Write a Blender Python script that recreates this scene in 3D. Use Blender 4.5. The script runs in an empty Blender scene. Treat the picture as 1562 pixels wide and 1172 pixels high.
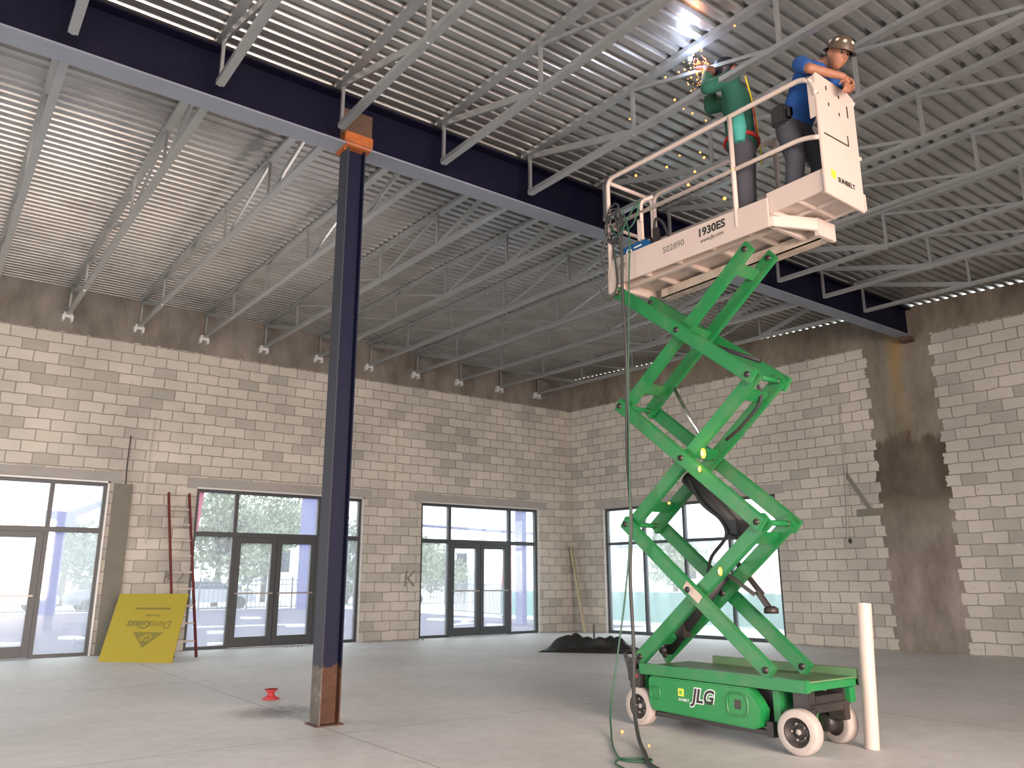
import bpy, bmesh, math, random
from mathutils import Vector, Matrix, Euler
random.seed(7)
S = bpy.context.scene
COL = S.collection

# ------------------------------------------------------------------ camera
cam_d = bpy.data.cameras.new('camera'); cam = bpy.data.objects.new('camera', cam_d); COL.objects.link(cam)
cam_d.sensor_fit = 'HORIZONTAL'; cam_d.sensor_width = 36.0; cam_d.lens = 1212.78 / 1562 * 36
cam_d.clip_end = 500
_r = ((0.80436108, -0.5941333, -0.00297752), (0.1407227, 0.19538003, -0.97057909), (0.57723511, 0.78027704, 0.24076413))
_m = Matrix((( _r[0][0], -_r[1][0], -_r[2][0], -13.8554), (_r[0][1], -_r[1][1], -_r[2][1], -16.0751),
             (_r[0][2], -_r[1][2], -_r[2][2], 1.2375), (0, 0, 0, 1)))
cam.matrix_world = _m
S.camera = cam

# ------------------------------------------------------------------ light
S.view_settings.view_transform = 'Standard'; S.view_settings.look = 'None'
S.view_settings.gamma = 1; S.view_settings.use_curve_mapping = False
S.view_settings.exposure = 0.46
w = bpy.data.worlds.new('overcast_sky'); S.world = w; w.use_nodes = True
bg = w.node_tree.nodes['Background']; bg.inputs[0].default_value = (0.92, 0.98, 1.0, 1); bg.inputs[1].default_value = 2.6

def area(name, loc, rot, sx, sy, power, color, spread=180):
    d = bpy.data.lights.new(name, 'AREA'); d.shape = 'RECTANGLE'; d.size = sx; d.size_y = sy
    d.energy = power; d.color = color; d.spread = math.radians(spread)
    o = bpy.data.objects.new(name, d); COL.objects.link(o); o.location = loc; o.rotation_euler = rot
    return o
# added area lamp behind the camera, standing for warm glow from the open front
area('warm_front_fill', (-12.5, -22.5, 2.2), (math.radians(84), 0, math.radians(-8)), 7, 3.2, 900, (1.0, 0.74, 0.62), 115)
# added spot lamp low over the slab, throwing a warm patch on the deck
def spot(name, loc, tgt, power, color, deg, blend, size):
    d = bpy.data.lights.new(name, 'SPOT'); d.energy = power; d.color = color; d.spot_size = math.radians(deg); d.spot_blend = blend; d.shadow_soft_size = size
    o = bpy.data.objects.new(name, d); COL.objects.link(o); o.location = loc
    o.rotation_euler = (Vector(tgt) - Vector(loc)).to_track_quat('-Z', 'Y').to_euler(); return o
spot('deck_fill_spot', (-7.9, -3.6, 0.25), (-12.2, -4.6, 6.3), 620, (1.0, 0.80, 0.70), 74, 0.9, 0.16)
# added fill lamp outside the left openings, brightening the deck
area('left_deck_fill', (-20.5, -5.0, 1.2), (math.radians(62), 0, math.radians(-90)), 7, 2.2, 300, (1.0, 0.88, 0.8))

# ------------------------------------------------------------------ materials
def new_mat(name):
    m = bpy.data.materials.new(name); m.use_nodes = True
    nt = m.node_tree; b = nt.nodes['Principled BSDF']
    return m, nt, b
def N(nt, typ, **kw):
    n = nt.nodes.new(typ)
    for k, v in kw.items():
        if k.startswith('i_'):
            key = k[2:]
            n.inputs[int(key) if key.isdigit() else key].default_value = v
        else: setattr(n, k, v)
    return n
def L(nt, a, b): nt.links.new(a, b)
def simple(name, col, rough=0.6, metal=0.0, var=0.12, scale=8.0, bump=0.0, emit=None, dirt=None, dirt_amt=0.45, dscale=3.0):
    m, nt, b = new_mat(name)
    tc = N(nt, 'ShaderNodeTexCoord')
    nz = N(nt, 'ShaderNodeTexNoise', i_Scale=scale, i_Detail=5.0); L(nt, tc.outputs['Object'], nz.inputs['Vector'])
    mx = N(nt, 'ShaderNodeMix', data_type='RGBA')
    mx.inputs[6].default_value = [c * (1 - var) for c in col[:3]] + [1]
    mx.inputs[7].default_value = [min(1, c * (1 + var)) for c in col[:3]] + [1]
    L(nt, nz.outputs[0], mx.inputs[0]); out = mx.outputs[2]
    if dirt:
        n2 = N(nt, 'ShaderNodeTexNoise', i_Scale=dscale, i_Detail=8.0, i_Roughness=0.7); L(nt, tc.outputs['Object'], n2.inputs['Vector'])
        rp = N(nt, 'ShaderNodeMapRange'); rp.inputs[1].default_value = 0.5; rp.inputs[2].default_value = 0.72
        rp.inputs[3].default_value = 0; rp.inputs[4].default_value = dirt_amt
        L(nt, n2.outputs[0], rp.inputs[0])
        m2 = N(nt, 'ShaderNodeMix', data_type='RGBA'); L(nt, rp.outputs[0], m2.inputs[0]); L(nt, out, m2.inputs[6])
        m2.inputs[7].default_value = list(dirt) + [1]; out = m2.outputs[2]
    L(nt, out, b.inputs['Base Color'])
    b.inputs['Roughness'].default_value = rough; b.inputs['Metallic'].default_value = metal
    if bump:
        bp = N(nt, 'ShaderNodeBump', i_Strength=bump, i_Distance=0.01); L(nt, nz.outputs[0], bp.inputs['Height']); L(nt, bp.outputs[0], b.inputs['Normal'])
    if emit:
        b.inputs['Emission Color'].default_value = list(emit[0]) + [1]; b.inputs['Emission Strength'].default_value = emit[1]
    return m

def block_wall_mat(name, axis, strips):
    """concrete blocks up to the poured tie beam; strips = [(u0,u1)] poured columns. axis: 0 -> u = x, 1 -> u = -y"""
    m, nt, b = new_mat(name)
    tc = N(nt, 'ShaderNodeTexCoord'); sp = N(nt, 'ShaderNodeSeparateXYZ'); L(nt, tc.outputs['Object'], sp.inputs[0])
    def M(op, a, c=None, d=None, clamp=False):
        n = N(nt, 'ShaderNodeMath', operation=op, use_clamp=clamp)
        for i, v in enumerate((a, c, d)):
            if v is None: continue
            if isinstance(v, (int, float)): n.inputs[i].default_value = v
            else: L(nt, v, n.inputs[i])
        return n.outputs[0]
    u = sp.outputs[0] if axis == 0 else M('MULTIPLY', sp.outputs[1], -1.0)
    z = sp.outputs[2]
    cb = N(nt, 'ShaderNodeCombineXYZ'); L(nt, u, cb.inputs[0]); L(nt, z, cb.inputs[1])
    # wobble
    wn = N(nt, 'ShaderNodeTexNoise', i_Scale=5.0, i_Detail=4.0); L(nt, tc.outputs['Object'], wn.inputs['Vector'])
    vm = N(nt, 'ShaderNodeVectorMath', operation='SUBTRACT'); L(nt, wn.outputs[1], vm.inputs[0]); vm.inputs[1].default_value = (.5, .5, .5)
    vs = N(nt, 'ShaderNodeVectorMath', operation='SCALE'); L(nt, vm.outputs[0], vs.inputs[0]); vs.inputs['Scale'].default_value = 0.05
    va = N(nt, 'ShaderNodeVectorMath', operation='ADD'); L(nt, cb.outputs[0], va.inputs[0]); L(nt, vs.outputs[0], va.inputs[1])
    br = N(nt, 'ShaderNodeTexBrick', offset=0.5, squash=1.0)
    br.inputs['Color1'].default_value = (0.0, 0.0, 0.0, 1); br.inputs['Color2'].default_value = (1, 1, 1, 1); br.inputs['Mortar'].default_value = (0.5, 0.5, 0.5, 1)
    br.inputs['Scale'].default_value = 1.0; br.inputs['Mortar Size'].default_value = 0.011; br.inputs['Mortar Smooth'].default_value = 0.35
    br.inputs['Brick Width'].default_value = 0.4064; br.inputs['Row Height'].default_value = 0.2032
    L(nt, va.outputs[0], br.inputs['Vector'])
    cr = N(nt, 'ShaderNodeValToRGB'); e = cr.color_ramp.elements
    e[0].position = 0.0; e[0].color = (0.36, 0.355, 0.31, 1); e[1].position = 1.0; e[1].color = (0.53, 0.505, 0.45, 1)
    x = cr.color_ramp.elements.new(0.12); x.color = (0.41, 0.39, 0.35, 1)
    x = cr.color_ramp.elements.new(0.3); x.color = (0.475, 0.45, 0.40, 1)
    L(nt, br.outputs['Color'], cr.inputs[0])
    # mortar and smears
    mn = N(nt, 'ShaderNodeTexNoise', i_Scale=7.0, i_Detail=6.0, i_Roughness=0.75); L(nt, tc.outputs['Object'], mn.inputs['Vector'])
    sm = M('MULTIPLY', M('GREATER_THAN', mn.outputs[0], 0.635), 0.55)
    big = N(nt, 'ShaderNodeTexNoise', i_Scale=0.7, i_Detail=4.0); L(nt, tc.outputs['Object'], big.inputs['Vector'])
    fac = M('MAXIMUM', M('MULTIPLY', br.outputs['Fac'], 0.85), sm)
    m1 = N(nt, 'ShaderNodeMix', data_type='RGBA'); L(nt, fac, m1.inputs[0]); L(nt, cr.outputs[0], m1.inputs[6]); m1.inputs[7].default_value = (0.23, 0.215, 0.18, 1)
    # poured concrete mask: tie beam + columns, with toothed edges following the courses
    tooth = M('MULTIPLY', M('FRACT', M('MULTIPLY', M('FLOOR', M('DIVIDE', z, 0.2032)), 0.5)), 0.13)
    wz = M('MULTIPLY', M('SUBTRACT', mn.outputs[0], 0.5), 0.16)
    mask = M('GREATER_THAN', M('ADD', z, wz), 5.70)
    for (a, c) in strips:
        ue = M('ADD', u, wz)
        s = M('MULTIPLY', M('GREATER_THAN', M('ADD', ue, tooth), a + 0.05), M('LESS_THAN', M('SUBTRACT', ue, tooth), c - 0.02))
        mask = M('MAXIMUM', mask, s)
    cn = N(nt, 'ShaderNodeTexNoise', i_Scale=1.3, i_Detail=9.0, i_Roughness=0.65)
    mp = N(nt, 'ShaderNodeMapping'); mp.inputs['Scale'].default_value = (1.6, 1.6, 0.7); L(nt, tc.outputs['Object'], mp.inputs[0]); L(nt, mp.outputs[0], cn.inputs['Vector'])
    c2 = N(nt, 'ShaderNodeValToRGB'); e = c2.color_ramp.elements
    e[0].position = 0.3; e[0].color = (0.12, 0.105, 0.088, 1); e[1].position = 0.72; e[1].color = (0.27, 0.25, 0.225, 1)
    L(nt, cn.outputs[0], c2.inputs[0])
    conc = c2.outputs[0]
    if strips:
        zn = M('ADD', z, M('MULTIPLY', M('SUBTRACT', cn.outputs[0], 0.5), 1.0))
        cz = N(nt, 'ShaderNodeValToRGB'); cz.color_ramp.interpolation = 'LINEAR'; e = cz.color_ramp.elements
        e[0].position = 0.0; e[0].color = (1.15, 1.12, 1.1, 1); e[1].position = 1.0; e[1].color = (1.0, 0.95, 0.85, 1)
        for p_, c_ in ((.22, (1.35, 1.25, 1.32, 1)), (.40, (1.0, 1.0, .92, 1)), (.44, (.8, .75, .6, 1)), (.46, (.55, .52, .46, 1)), (.62, (.62, .58, .5, 1)), (.64, (1.15, 1.15, 1.02, 1)), (.85, (1.1, 1.1, 1.0, 1))):
            x = cz.color_ramp.elements.new(p_); x.color = c_
        L(nt, M('DIVIDE', zn, 6.0), cz.inputs[0])
        mm = N(nt, 'ShaderNodeMix', data_type='RGBA', blend_type='MULTIPLY'); mm.inputs[0].default_value = 1; L(nt, conc, mm.inputs[6]); L(nt, cz.outputs[0], mm.inputs[7]); mm.clamp_result = False
        uu = M('ADD', u, M('MULTIPLY', M('SUBTRACT', cn.outputs[0], 0.5), 0.5))
        rs = M('MULTIPLY', M('SUBTRACT', 1.0, M('DIVIDE', M('ABSOLUTE', M('SUBTRACT', uu, 8.70)), 0.22), None, True), M('MULTIPLY', M('DIVIDE', M('SUBTRACT', z, 3.7), 1.6, None, True), 0.7))
        mo = N(nt, 'ShaderNodeMix', data_type='RGBA'); L(nt, rs, mo.inputs[0]); L(nt, mm.outputs[2], mo.inputs[6]); mo.inputs[7].default_value = (0.33, 0.20, 0.06, 1)
        conc = mo.outputs[2]
    m2 = N(nt, 'ShaderNodeMix', data_type='RGBA'); L(nt, mask, m2.inputs[0]); L(nt, m1.outputs[2], m2.inputs[6]); L(nt, conc, m2.inputs[7])
    # broad stains
    m3 = N(nt, 'ShaderNodeMix', data_type='RGBA', blend_type='MULTIPLY'); m3.inputs[0].default_value = 0.75
    c3 = N(nt, 'ShaderNodeValToRGB'); e = c3.color_ramp.elements
    e[0].position = 0.35; e[0].color = (0.72, 0.73, 0.74, 1); e[1].position = 0.65; e[1].color = (1, 1, 1, 1)
    L(nt, big.outputs[0], c3.inputs[0]); L(nt, m2.outputs[2], m3.inputs[6]); L(nt, c3.outputs[0], m3.inputs[7])
    L(nt, m3.outputs[2], b.inputs['Base Color']); b.inputs['Roughness'].default_value = 0.9; b.inputs['Specular IOR Level'].default_value = 0.2
    h = M('ADD', M('MULTIPLY', M('SUBTRACT', 1.0, br.outputs['Fac']), M('SUBTRACT', 1.0, mask)), M('MULTIPLY', mn.outputs[0], 0.5))
    bp = N(nt, 'ShaderNodeBump', i_Strength=0.5, i_Distance=0.012); L(nt, h, bp.inputs['Height']); L(nt, bp.outputs[0], b.inputs['Normal'])
    return m

def floor_mat():
    m, nt, b = new_mat('concrete_slab')
    tc = N(nt, 'ShaderNodeTexCoord')
    n1 = N(nt, 'ShaderNodeTexNoise', i_Scale=0.45, i_Detail=8.0, i_Roughness=0.6); L(nt, tc.outputs['Object'], n1.inputs['Vector'])
    n2 = N(nt, 'ShaderNodeTexNoise', i_Scale=6.0, i_Detail=8.0, i_Roughness=0.7); L(nt, tc.outputs['Object'], n2.inputs['Vector'])
    c = N(nt, 'ShaderNodeValToRGB'); e = c.color_ramp.elements
    e[0].position = 0.32; e[0].color = (0.52, 0.515, 0.51, 1); e[1].position = 0.68; e[1].color = (0.70, 0.70, 0.70, 1)
    L(nt, n1.outputs[0], c.inputs[0])
    mx = N(nt, 'ShaderNodeMix', data_type='RGBA', blend_type='MULTIPLY'); mx.inputs[0].default_value = 0.5
    c2 = N(nt, 'ShaderNodeValToRGB'); e = c2.color_ramp.elements
    e[0].position = 0.3; e[0].color = (0.72, 0.7, 0.68, 1); e[1].position = 0.6; e[1].color = (1, 1, 1, 1)
    L(nt, n2.outputs[0], c2.inputs[0]); L(nt, c.outputs[0], mx.inputs[6]); L(nt, c2.outputs[0], mx.inputs[7])
    # control joints
    sp = N(nt, 'ShaderNodeSeparateXYZ'); L(nt, tc.outputs['Object'], sp.inputs[0])
    fac = None
    for i, (per, off) in enumerate(((4.6, 1.55), (4.5, 0.45))):
        a = N(nt, 'ShaderNodeMath', operation='ADD'); L(nt, sp.outputs[i], a.inputs[0]); a.inputs[1].default_value = off + per * 20
        d = N(nt, 'ShaderNodeMath', operation='DIVIDE'); L(nt, a.outputs[0], d.inputs[0]); d.inputs[1].default_value = per
        f = N(nt, 'ShaderNodeMath', operation='FRACT'); L(nt, d.outputs[0], f.inputs[0])
        l = N(nt, 'ShaderNodeMath', operation='LESS_THAN'); L(nt, f.outputs[0], l.inputs[0]); l.inputs[1].default_value = 0.0022
        if fac is None: fac = l.outputs[0]
        else:
            x = N(nt, 'ShaderNodeMath', operation='MAXIMUM'); L(nt, fac, x.inputs[0]); L(nt, l.outputs[0], x.inputs[1]); fac = x.outputs[0]
    # dark irregular patch beside the column
    vd = N(nt, 'ShaderNodeVectorMath', operation='DISTANCE'); vd.inputs[1].default_value = (-10.75, -8.0, 0)
    wb = N(nt, 'ShaderNodeVectorMath', operation='SCALE'); wb.inputs['Scale'].default_value = 0.9; L(nt, n2.outputs[1], wb.inputs[0])
    ab = N(nt, 'ShaderNodeVectorMath', operation='ADD'); L(nt, tc.outputs['Object'], ab.inputs[0]); L(nt, wb.outputs[0], ab.inputs[1])
    sb = N(nt, 'ShaderNodeVectorMath', operation='SUBTRACT'); L(nt, ab.outputs[0], sb.inputs[0]); sb.inputs[1].default_value = (.45, .45, .45)
    L(nt, sb.outputs[0], vd.inputs[0])
    mr = N(nt, 'ShaderNodeMapRange'); mr.inputs[1].default_value = 0.12; mr.inputs[2].default_value = 0.55; mr.inputs[3].default_value = 0.75; mr.inputs[4].default_value = 0
    L(nt, vd.outputs[1], mr.inputs[0])
    mj = N(nt, 'ShaderNodeMix', data_type='RGBA'); L(nt, fac, mj.inputs[0]); L(nt, mx.outputs[2], mj.inputs[6]); mj.inputs[7].default_value = (0.2, 0.19, 0.18, 1)
    ms = N(nt, 'ShaderNodeMix', data_type='RGBA'); L(nt, mr.outputs[0], ms.inputs[0]); L(nt, mj.outputs[2], ms.inputs[6]); ms.inputs[7].default_value = (0.09, 0.085, 0.08, 1)
    L(nt, ms.outputs[2], b.inputs['Base Color'])
    r = N(nt, 'ShaderNodeMapRange'); r.inputs[3].default_value = 0.42; r.inputs[4].default_value = 0.75; L(nt, n1.outputs[0], r.inputs[0]); L(nt, r.outputs[0], b.inputs['Roughness'])
    bp = N(nt, 'ShaderNodeBump', i_Strength=0.15, i_Distance=0.01); L(nt, n2.outputs[0], bp.inputs['Height']); L(nt, bp.outputs[0], b.inputs['Normal'])
    return m

def rust_mat(name, base, rust, z0, z1, amt=0.3):
    """paint that has gone to rust between the heights z0 and z1 (object space)"""
    m, nt, b = new_mat(name)
    tc = N(nt, 'ShaderNodeTexCoord'); sp = N(nt, 'ShaderNodeSeparateXYZ'); L(nt, tc.outputs['Object'], sp.inputs[0])
    nz = N(nt, 'ShaderNodeTexNoise', i_Scale=7.0, i_Detail=8.0, i_Roughness=0.7); L(nt, tc.outputs['Object'], nz.inputs['Vector'])
    s = N(nt, 'ShaderNodeMath', operation='MULTIPLY_ADD'); L(nt, nz.outputs[0], s.inputs[0]); s.inputs[1].default_value = amt; L(nt, sp.outputs[2], s.inputs[2])
    a = N(nt, 'ShaderNodeMath', operation='GREATER_THAN'); L(nt, s.outputs[0], a.inputs[0]); a.inputs[1].default_value = z0 + amt / 2
    c = N(nt, 'ShaderNodeMath', operation='LESS_THAN'); L(nt, s.outputs[0], c.inputs[0]); c.inputs[1].default_value = z1 + amt / 2
    k = N(nt, 'ShaderNodeMath', operation='MULTIPLY'); L(nt, a.outputs[0], k.inputs[0]); L(nt, c.outputs[0], k.inputs[1])
    cr = N(nt, 'ShaderNodeValToRGB'); e = cr.color_ramp.elements
    e[0].position = 0.35; e[0].color = [v * 0.6 for v in rust] + [1]; e[1].position = 0.62; e[1].color = list(rust) + [1]
    x = cr.color_ramp.elements.new(0.72); x.color = (0.45, 0.4, 0.36, 1)
    L(nt, nz.outputs[0], cr.inputs[0])
    mx = N(nt, 'ShaderNodeMix', data_type='RGBA'); L(nt, k.outputs[0], mx.inputs[0]); mx.inputs[6].default_value = list(base) + [1]; L(nt, cr.outputs[0], mx.inputs[7])
    L(nt, mx.outputs[2], b.inputs['Base Color']); b.inputs['Roughness'].default_value = 0.6; b.inputs['Specular IOR Level'].default_value = 0.22
    return m

def glass_mat(name, tint=(0.93, 0.96, 0.97), refl=0.08):
    m = bpy.data.materials.new(name); m.use_nodes = True; nt = m.node_tree; nt.nodes.clear()
    o = N(nt, 'ShaderNodeOutputMaterial'); t = N(nt, 'ShaderNodeBsdfTransparent'); t.inputs[0].default_value = list(tint) + [1]
    g = N(nt, 'ShaderNodeBsdfGlossy'); g.inputs['Roughness'].default_value = 0.03
    f = N(nt, 'ShaderNodeMixShader'); f.inputs[0].default_value = refl
    d = N(nt, 'ShaderNodeBsdfTranslucent'); d.inputs[0].default_value = (0.9, 0.9, 0.92, 1)      # translucent film imitating hazy glare over the view outside
    h = N(nt, 'ShaderNodeMixShader'); h.inputs[0].default_value = 0.13
    L(nt, t.outputs[0], h.inputs[1]); L(nt, d.outputs[0], h.inputs[2])
    L(nt, h.outputs[0], f.inputs[1]); L(nt, g.outputs[0], f.inputs[2]); L(nt, f.outputs[0], o.inputs[0])
    return m

M = {}
M['wall_b'] = block_wall_mat('block_wall_back', 0, [])
M['wall_r'] = block_wall_mat('block_wall_right', 1, [(8.08, 9.32)])
M['floor'] = floor_mat()
M['deck'] = simple('galvanised_deck', (0.40, 0.405, 0.40), 0.32, 0.78, 0.3, 1.6, bump=0.0, dirt=(0.12, 0.12, 0.115), dirt_amt=0.4, dscale=1.1)
M['galv'] = simple('grey_joist_paint', (0.36, 0.38, 0.385), 0.36, 0.65, 0.1, 5, dirt=(0.25, 0.24, 0.22), dirt_amt=0.3)
M['navy'] = simple('navy_beam_paint', (0.005, 0.005, 0.017), 0.5, 0.0, 0.15, 2, dirt=(0.015, 0.015, 0.022), dirt_amt=0.3)
M['navy'].node_tree.nodes['Principled BSDF'].inputs['Specular IOR Level'].default_value = 0.12
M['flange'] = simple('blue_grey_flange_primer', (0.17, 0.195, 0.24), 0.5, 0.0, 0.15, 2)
M['column'] = rust_mat('navy_column_paint_rusted_foot', (0.005, 0.007, 0.026), (0.08, 0.038, 0.022), -0.5, 0.5)
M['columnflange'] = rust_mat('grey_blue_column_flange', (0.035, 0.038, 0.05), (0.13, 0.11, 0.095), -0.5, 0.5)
M['rust'] = simple('rust_orange', (0.32, 0.09, 0.018), 0.8, 0, 0.4, 14, dirt=(0.1, 0.04, 0.02), dirt_amt=0.6, dscale=8)
M['rustdark'] = simple('rust_brown', (0.075, 0.045, 0.03), 0.8, 0, 0.4, 14)
M['frame'] = simple('dark_bronze_frame', (0.05, 0.056, 0.061), 0.45, 0.2, 0.1)
M['alu'] = simple('pale_jamb_bead', (0.55, 0.56, 0.56), 0.5, 0.2)
M['glass'] = glass_mat('window_glass')
M['lintel'] = simple('lintel_concrete', (0.3, 0.29, 0.275), 0.9, 0, 0.15, 3, dirt=(0.2, 0.19, 0.17), dscale=2)
M['dconc'] = simple('dark_poured_concrete', (0.16, 0.155, 0.125), 0.9, 0, 0.2, 3)
M['green'] = simple('green_lift_paint', (0.014, 0.185, 0.052), 0.42, 0, 0.12, 5, dirt=(0.17, 0.2, 0.12), dirt_amt=0.4, dscale=4)
M['greenlt'] = simple('green_cover_paint', (0.010, 0.21, 0.05), 0.35, 0, 0.1, 3, dirt=(0.1, 0.2, 0.1), dirt_amt=0.25, dscale=4)
M['greendirty'] = simple('dusty_green_plate', (0.10, 0.2, 0.09), 0.6, 0, 0.3, 6, dirt=(0.25, 0.22, 0.17), dirt_amt=0.7, dscale=5)
M['cream'] = simple('cream_white_paint', (0.54, 0.445, 0.395), 0.5, 0, 0.05, 4, dirt=(0.40, 0.32, 0.26), dirt_amt=0.3, dscale=4)
M['creamdirty'] = simple('grimy_cream_paint', (0.5, 0.42, 0.34), 0.6, 0, 0.2, 6, dirt=(0.16, 0.08, 0.04), dirt_amt=0.8, dscale=5)
M['tire'] = simple('grey_white_solid_tyre', (0.42, 0.37, 0.34), 0.8, 0, 0.15, 8, dirt=(0.25, 0.2, 0.18), dirt_amt=0.5)
M['black'] = simple('black_rubber', (0.018, 0.018, 0.02), 0.6, 0, 0.2)
M['darkmetal'] = simple('greasy_dark_steel', (0.05, 0.045, 0.045), 0.45, 0.5, 0.3, 10, dirt=(0.12, 0.09, 0.07))
M['chrome'] = simple('chrome_rod', (0.75, 0.75, 0.75), 0.15, 1.0, 0.05)
M['ink'] = simple('black_lettering', (0.02, 0.02, 0.02), 0.6)
M['grayink'] = simple('faded_grey_lettering', (0.16, 0.14, 0.13), 0.6)
M['white'] = simple('white_lettering', (0.75, 0.75, 0.73), 0.5)
M['stickyel'] = simple('yellow_green_sticker', (0.6, 0.62, 0.05), 0.5)
M['lime'] = simple('lime_sticker', (0.12, 0.42, 0.05), 0.5)
M['blueweld'] = simple('blue_welder_case', (0.01, 0.09, 0.24), 0.4)
M['hose'] = simple('green_hose', (0.02, 0.085, 0.045), 0.5)
M['cable'] = simple('dark_cable', (0.04, 0.042, 0.04), 0.6)
M['board'] = simple('yellow_glass_mat_facing', (0.30, 0.245, 0.022), 0.85, 0, 0.06, 60)
M['boardcore'] = simple('gypsum_core', (0.6, 0.58, 0.5), 0.9)
M['boardink'] = simple('board_printing', (0.16, 0.14, 0.025), 0.8)
M['pvc'] = simple('dusty_white_pipe', (0.52, 0.43, 0.38), 0.5, 0, 0.06, 5, dirt=(0.45, 0.36, 0.3))
M['redpl'] = simple('red_plastic', (0.38, 0.03, 0.035), 0.6)
M['redlad'] = simple('red_ladder_rail', (0.12, 0.018, 0.018), 0.7, 0, 0.2)
M['rung'] = simple('dull_aluminium', (0.3, 0.28, 0.26), 0.45, 0.6)
M['wood'] = simple('raw_lumber', (0.35, 0.31, 0.2), 0.8, 0, 0.2, 5)
M['tarp'] = simple('black_tarp', (0.014, 0.016, 0.016), 0.5, 0, 0.4, 9)
M['conduit'] = simple('hanging_wire', (0.42, 0.40, 0.36), 0.6)
M['chalk'] = simple('dark_wall_marking', (0.19, 0.185, 0.16), 0.9)
M['skin'] = simple('tanned_skin', (0.30, 0.13, 0.075), 0.55, 0, 0.12, 12)
M['hair'] = simple('dark_hair', (0.012, 0.009, 0.008), 0.6)
M['blueshirt'] = simple('blue_cotton', (0.012, 0.07, 0.26), 0.9, 0, 0.2, 10)
M['trouser'] = simple('dark_grey_denim', (0.05, 0.052, 0.065), 0.9, 0, 0.3, 7)
M['boot'] = simple('dark_boot_leather', (0.03, 0.025, 0.022), 0.6)
M['helmet'] = simple('brown_hard_hat', (0.09, 0.062, 0.045), 0.35, 0, 0.2, 8)
M['sticker'] = simple('pale_hat_sticker', (0.55, 0.52, 0.48), 0.5)
M['greenjacket'] = simple('green_welding_jacket', (0.01, 0.085, 0.055), 0.9, 0, 0.25, 7)
M['teal'] = simple('teal_sleeve', (0.04, 0.27, 0.23), 0.8, 0, 0.2, 7)
M['harnessr'] = simple('red_harness_webbing', (0.35, 0.02, 0.015), 0.7)
M['harnessy'] = simple('yellow_harness_webbing', (0.65, 0.55, 0.02), 0.7)
M['glove'] = simple('brown_leather_glove', (0.1, 0.045, 0.03), 0.8)
M['hood'] = simple('black_welding_hood', (0.012, 0.012, 0.02), 0.3)
M['spark'] = simple('glowing_orange_spark', (1, .4, .1), 0.5, emit=((1.0, 0.30, 0.05), 1.5))
M['sparkw'] = simple('glowing_amber_core', (1, .6, .2), 0.5, emit=((1.0, 0.62, 0.25), 8))
M['arc'] = simple('welding_arc_glow', (1, 1, 1), 0.5, emit=((0.75, 0.85, 1.0), 30))
M['lilac'] = simple('outdoor_purple_steel', (0.13, 0.135, 0.34), 0.6)
M['pink'] = simple('pink_banner', (0.85, 0.1, 0.25), 0.7)
M['bluehoard'] = simple('dark_blue_gate', (0.1, 0.12, 0.24), 0.7)
M['ground'] = simple('violet_grey_dirt', (0.085, 0.076, 0.13), 0.95, 0, 0.35, 1.2, dirt=(0.2, 0.19, 0.26), dirt_amt=0.7, dscale=1.5)
M['asphalt'] = simple('pale_pavement', (0.62, 0.62, 0.62), 0.9, 0, 0.06, 1)
M['fence'] = simple('fence_iron', (0.16, 0.17, 0.2), 0.6)
M['tealfab'] = simple('teal_screen_fabric', (0.22, 0.44, 0.40), 0.85, 0, 0.12, 3)
M['leaf'] = simple('grey_green_leaves', (0.15, 0.20, 0.13), 0.8, 0, 0.4, 3)
M['leafl'] = simple('light_leaves', (0.27, 0.31, 0.2), 0.8, 0, 0.3, 3)
M['bark'] = simple('tree_bark', (0.13, 0.11, 0.09), 0.9)
M['bldg'] = simple('pale_building_wall', (0.72, 0.72, 0.74), 0.8)
M['bldgred'] = simple('brick_red_building', (0.55, 0.38, 0.36), 0.8, 0, 0.3, 1)
M['roofg'] = simple('grey_blue_roof', (0.25, 0.28, 0.38), 0.8)
M['carw'] = simple('white_car_paint', (0.75, 0.76, 0.78), 0.25)
M['carg'] = simple('grey_car_paint', (0.16, 0.18, 0.22), 0.25)
M['cars'] = simple('silver_car_paint', (0.4, 0.42, 0.46), 0.25)
M['carglass'] = simple('dark_car_glass', (0.04, 0.05, 0.07), 0.1)
M['paper'] = simple('white_scrap', (0.75, 0.75, 0.78), 0.9)
M['yellowp'] = simple('yellow_plastic', (0.75, 0.45, 0.03), 0.5)
M['amber'] = simple('amber_flashing_lens', (1, .3, .05), 0.4, emit=((1.0, 0.26, 0.04), 1.5))

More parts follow.
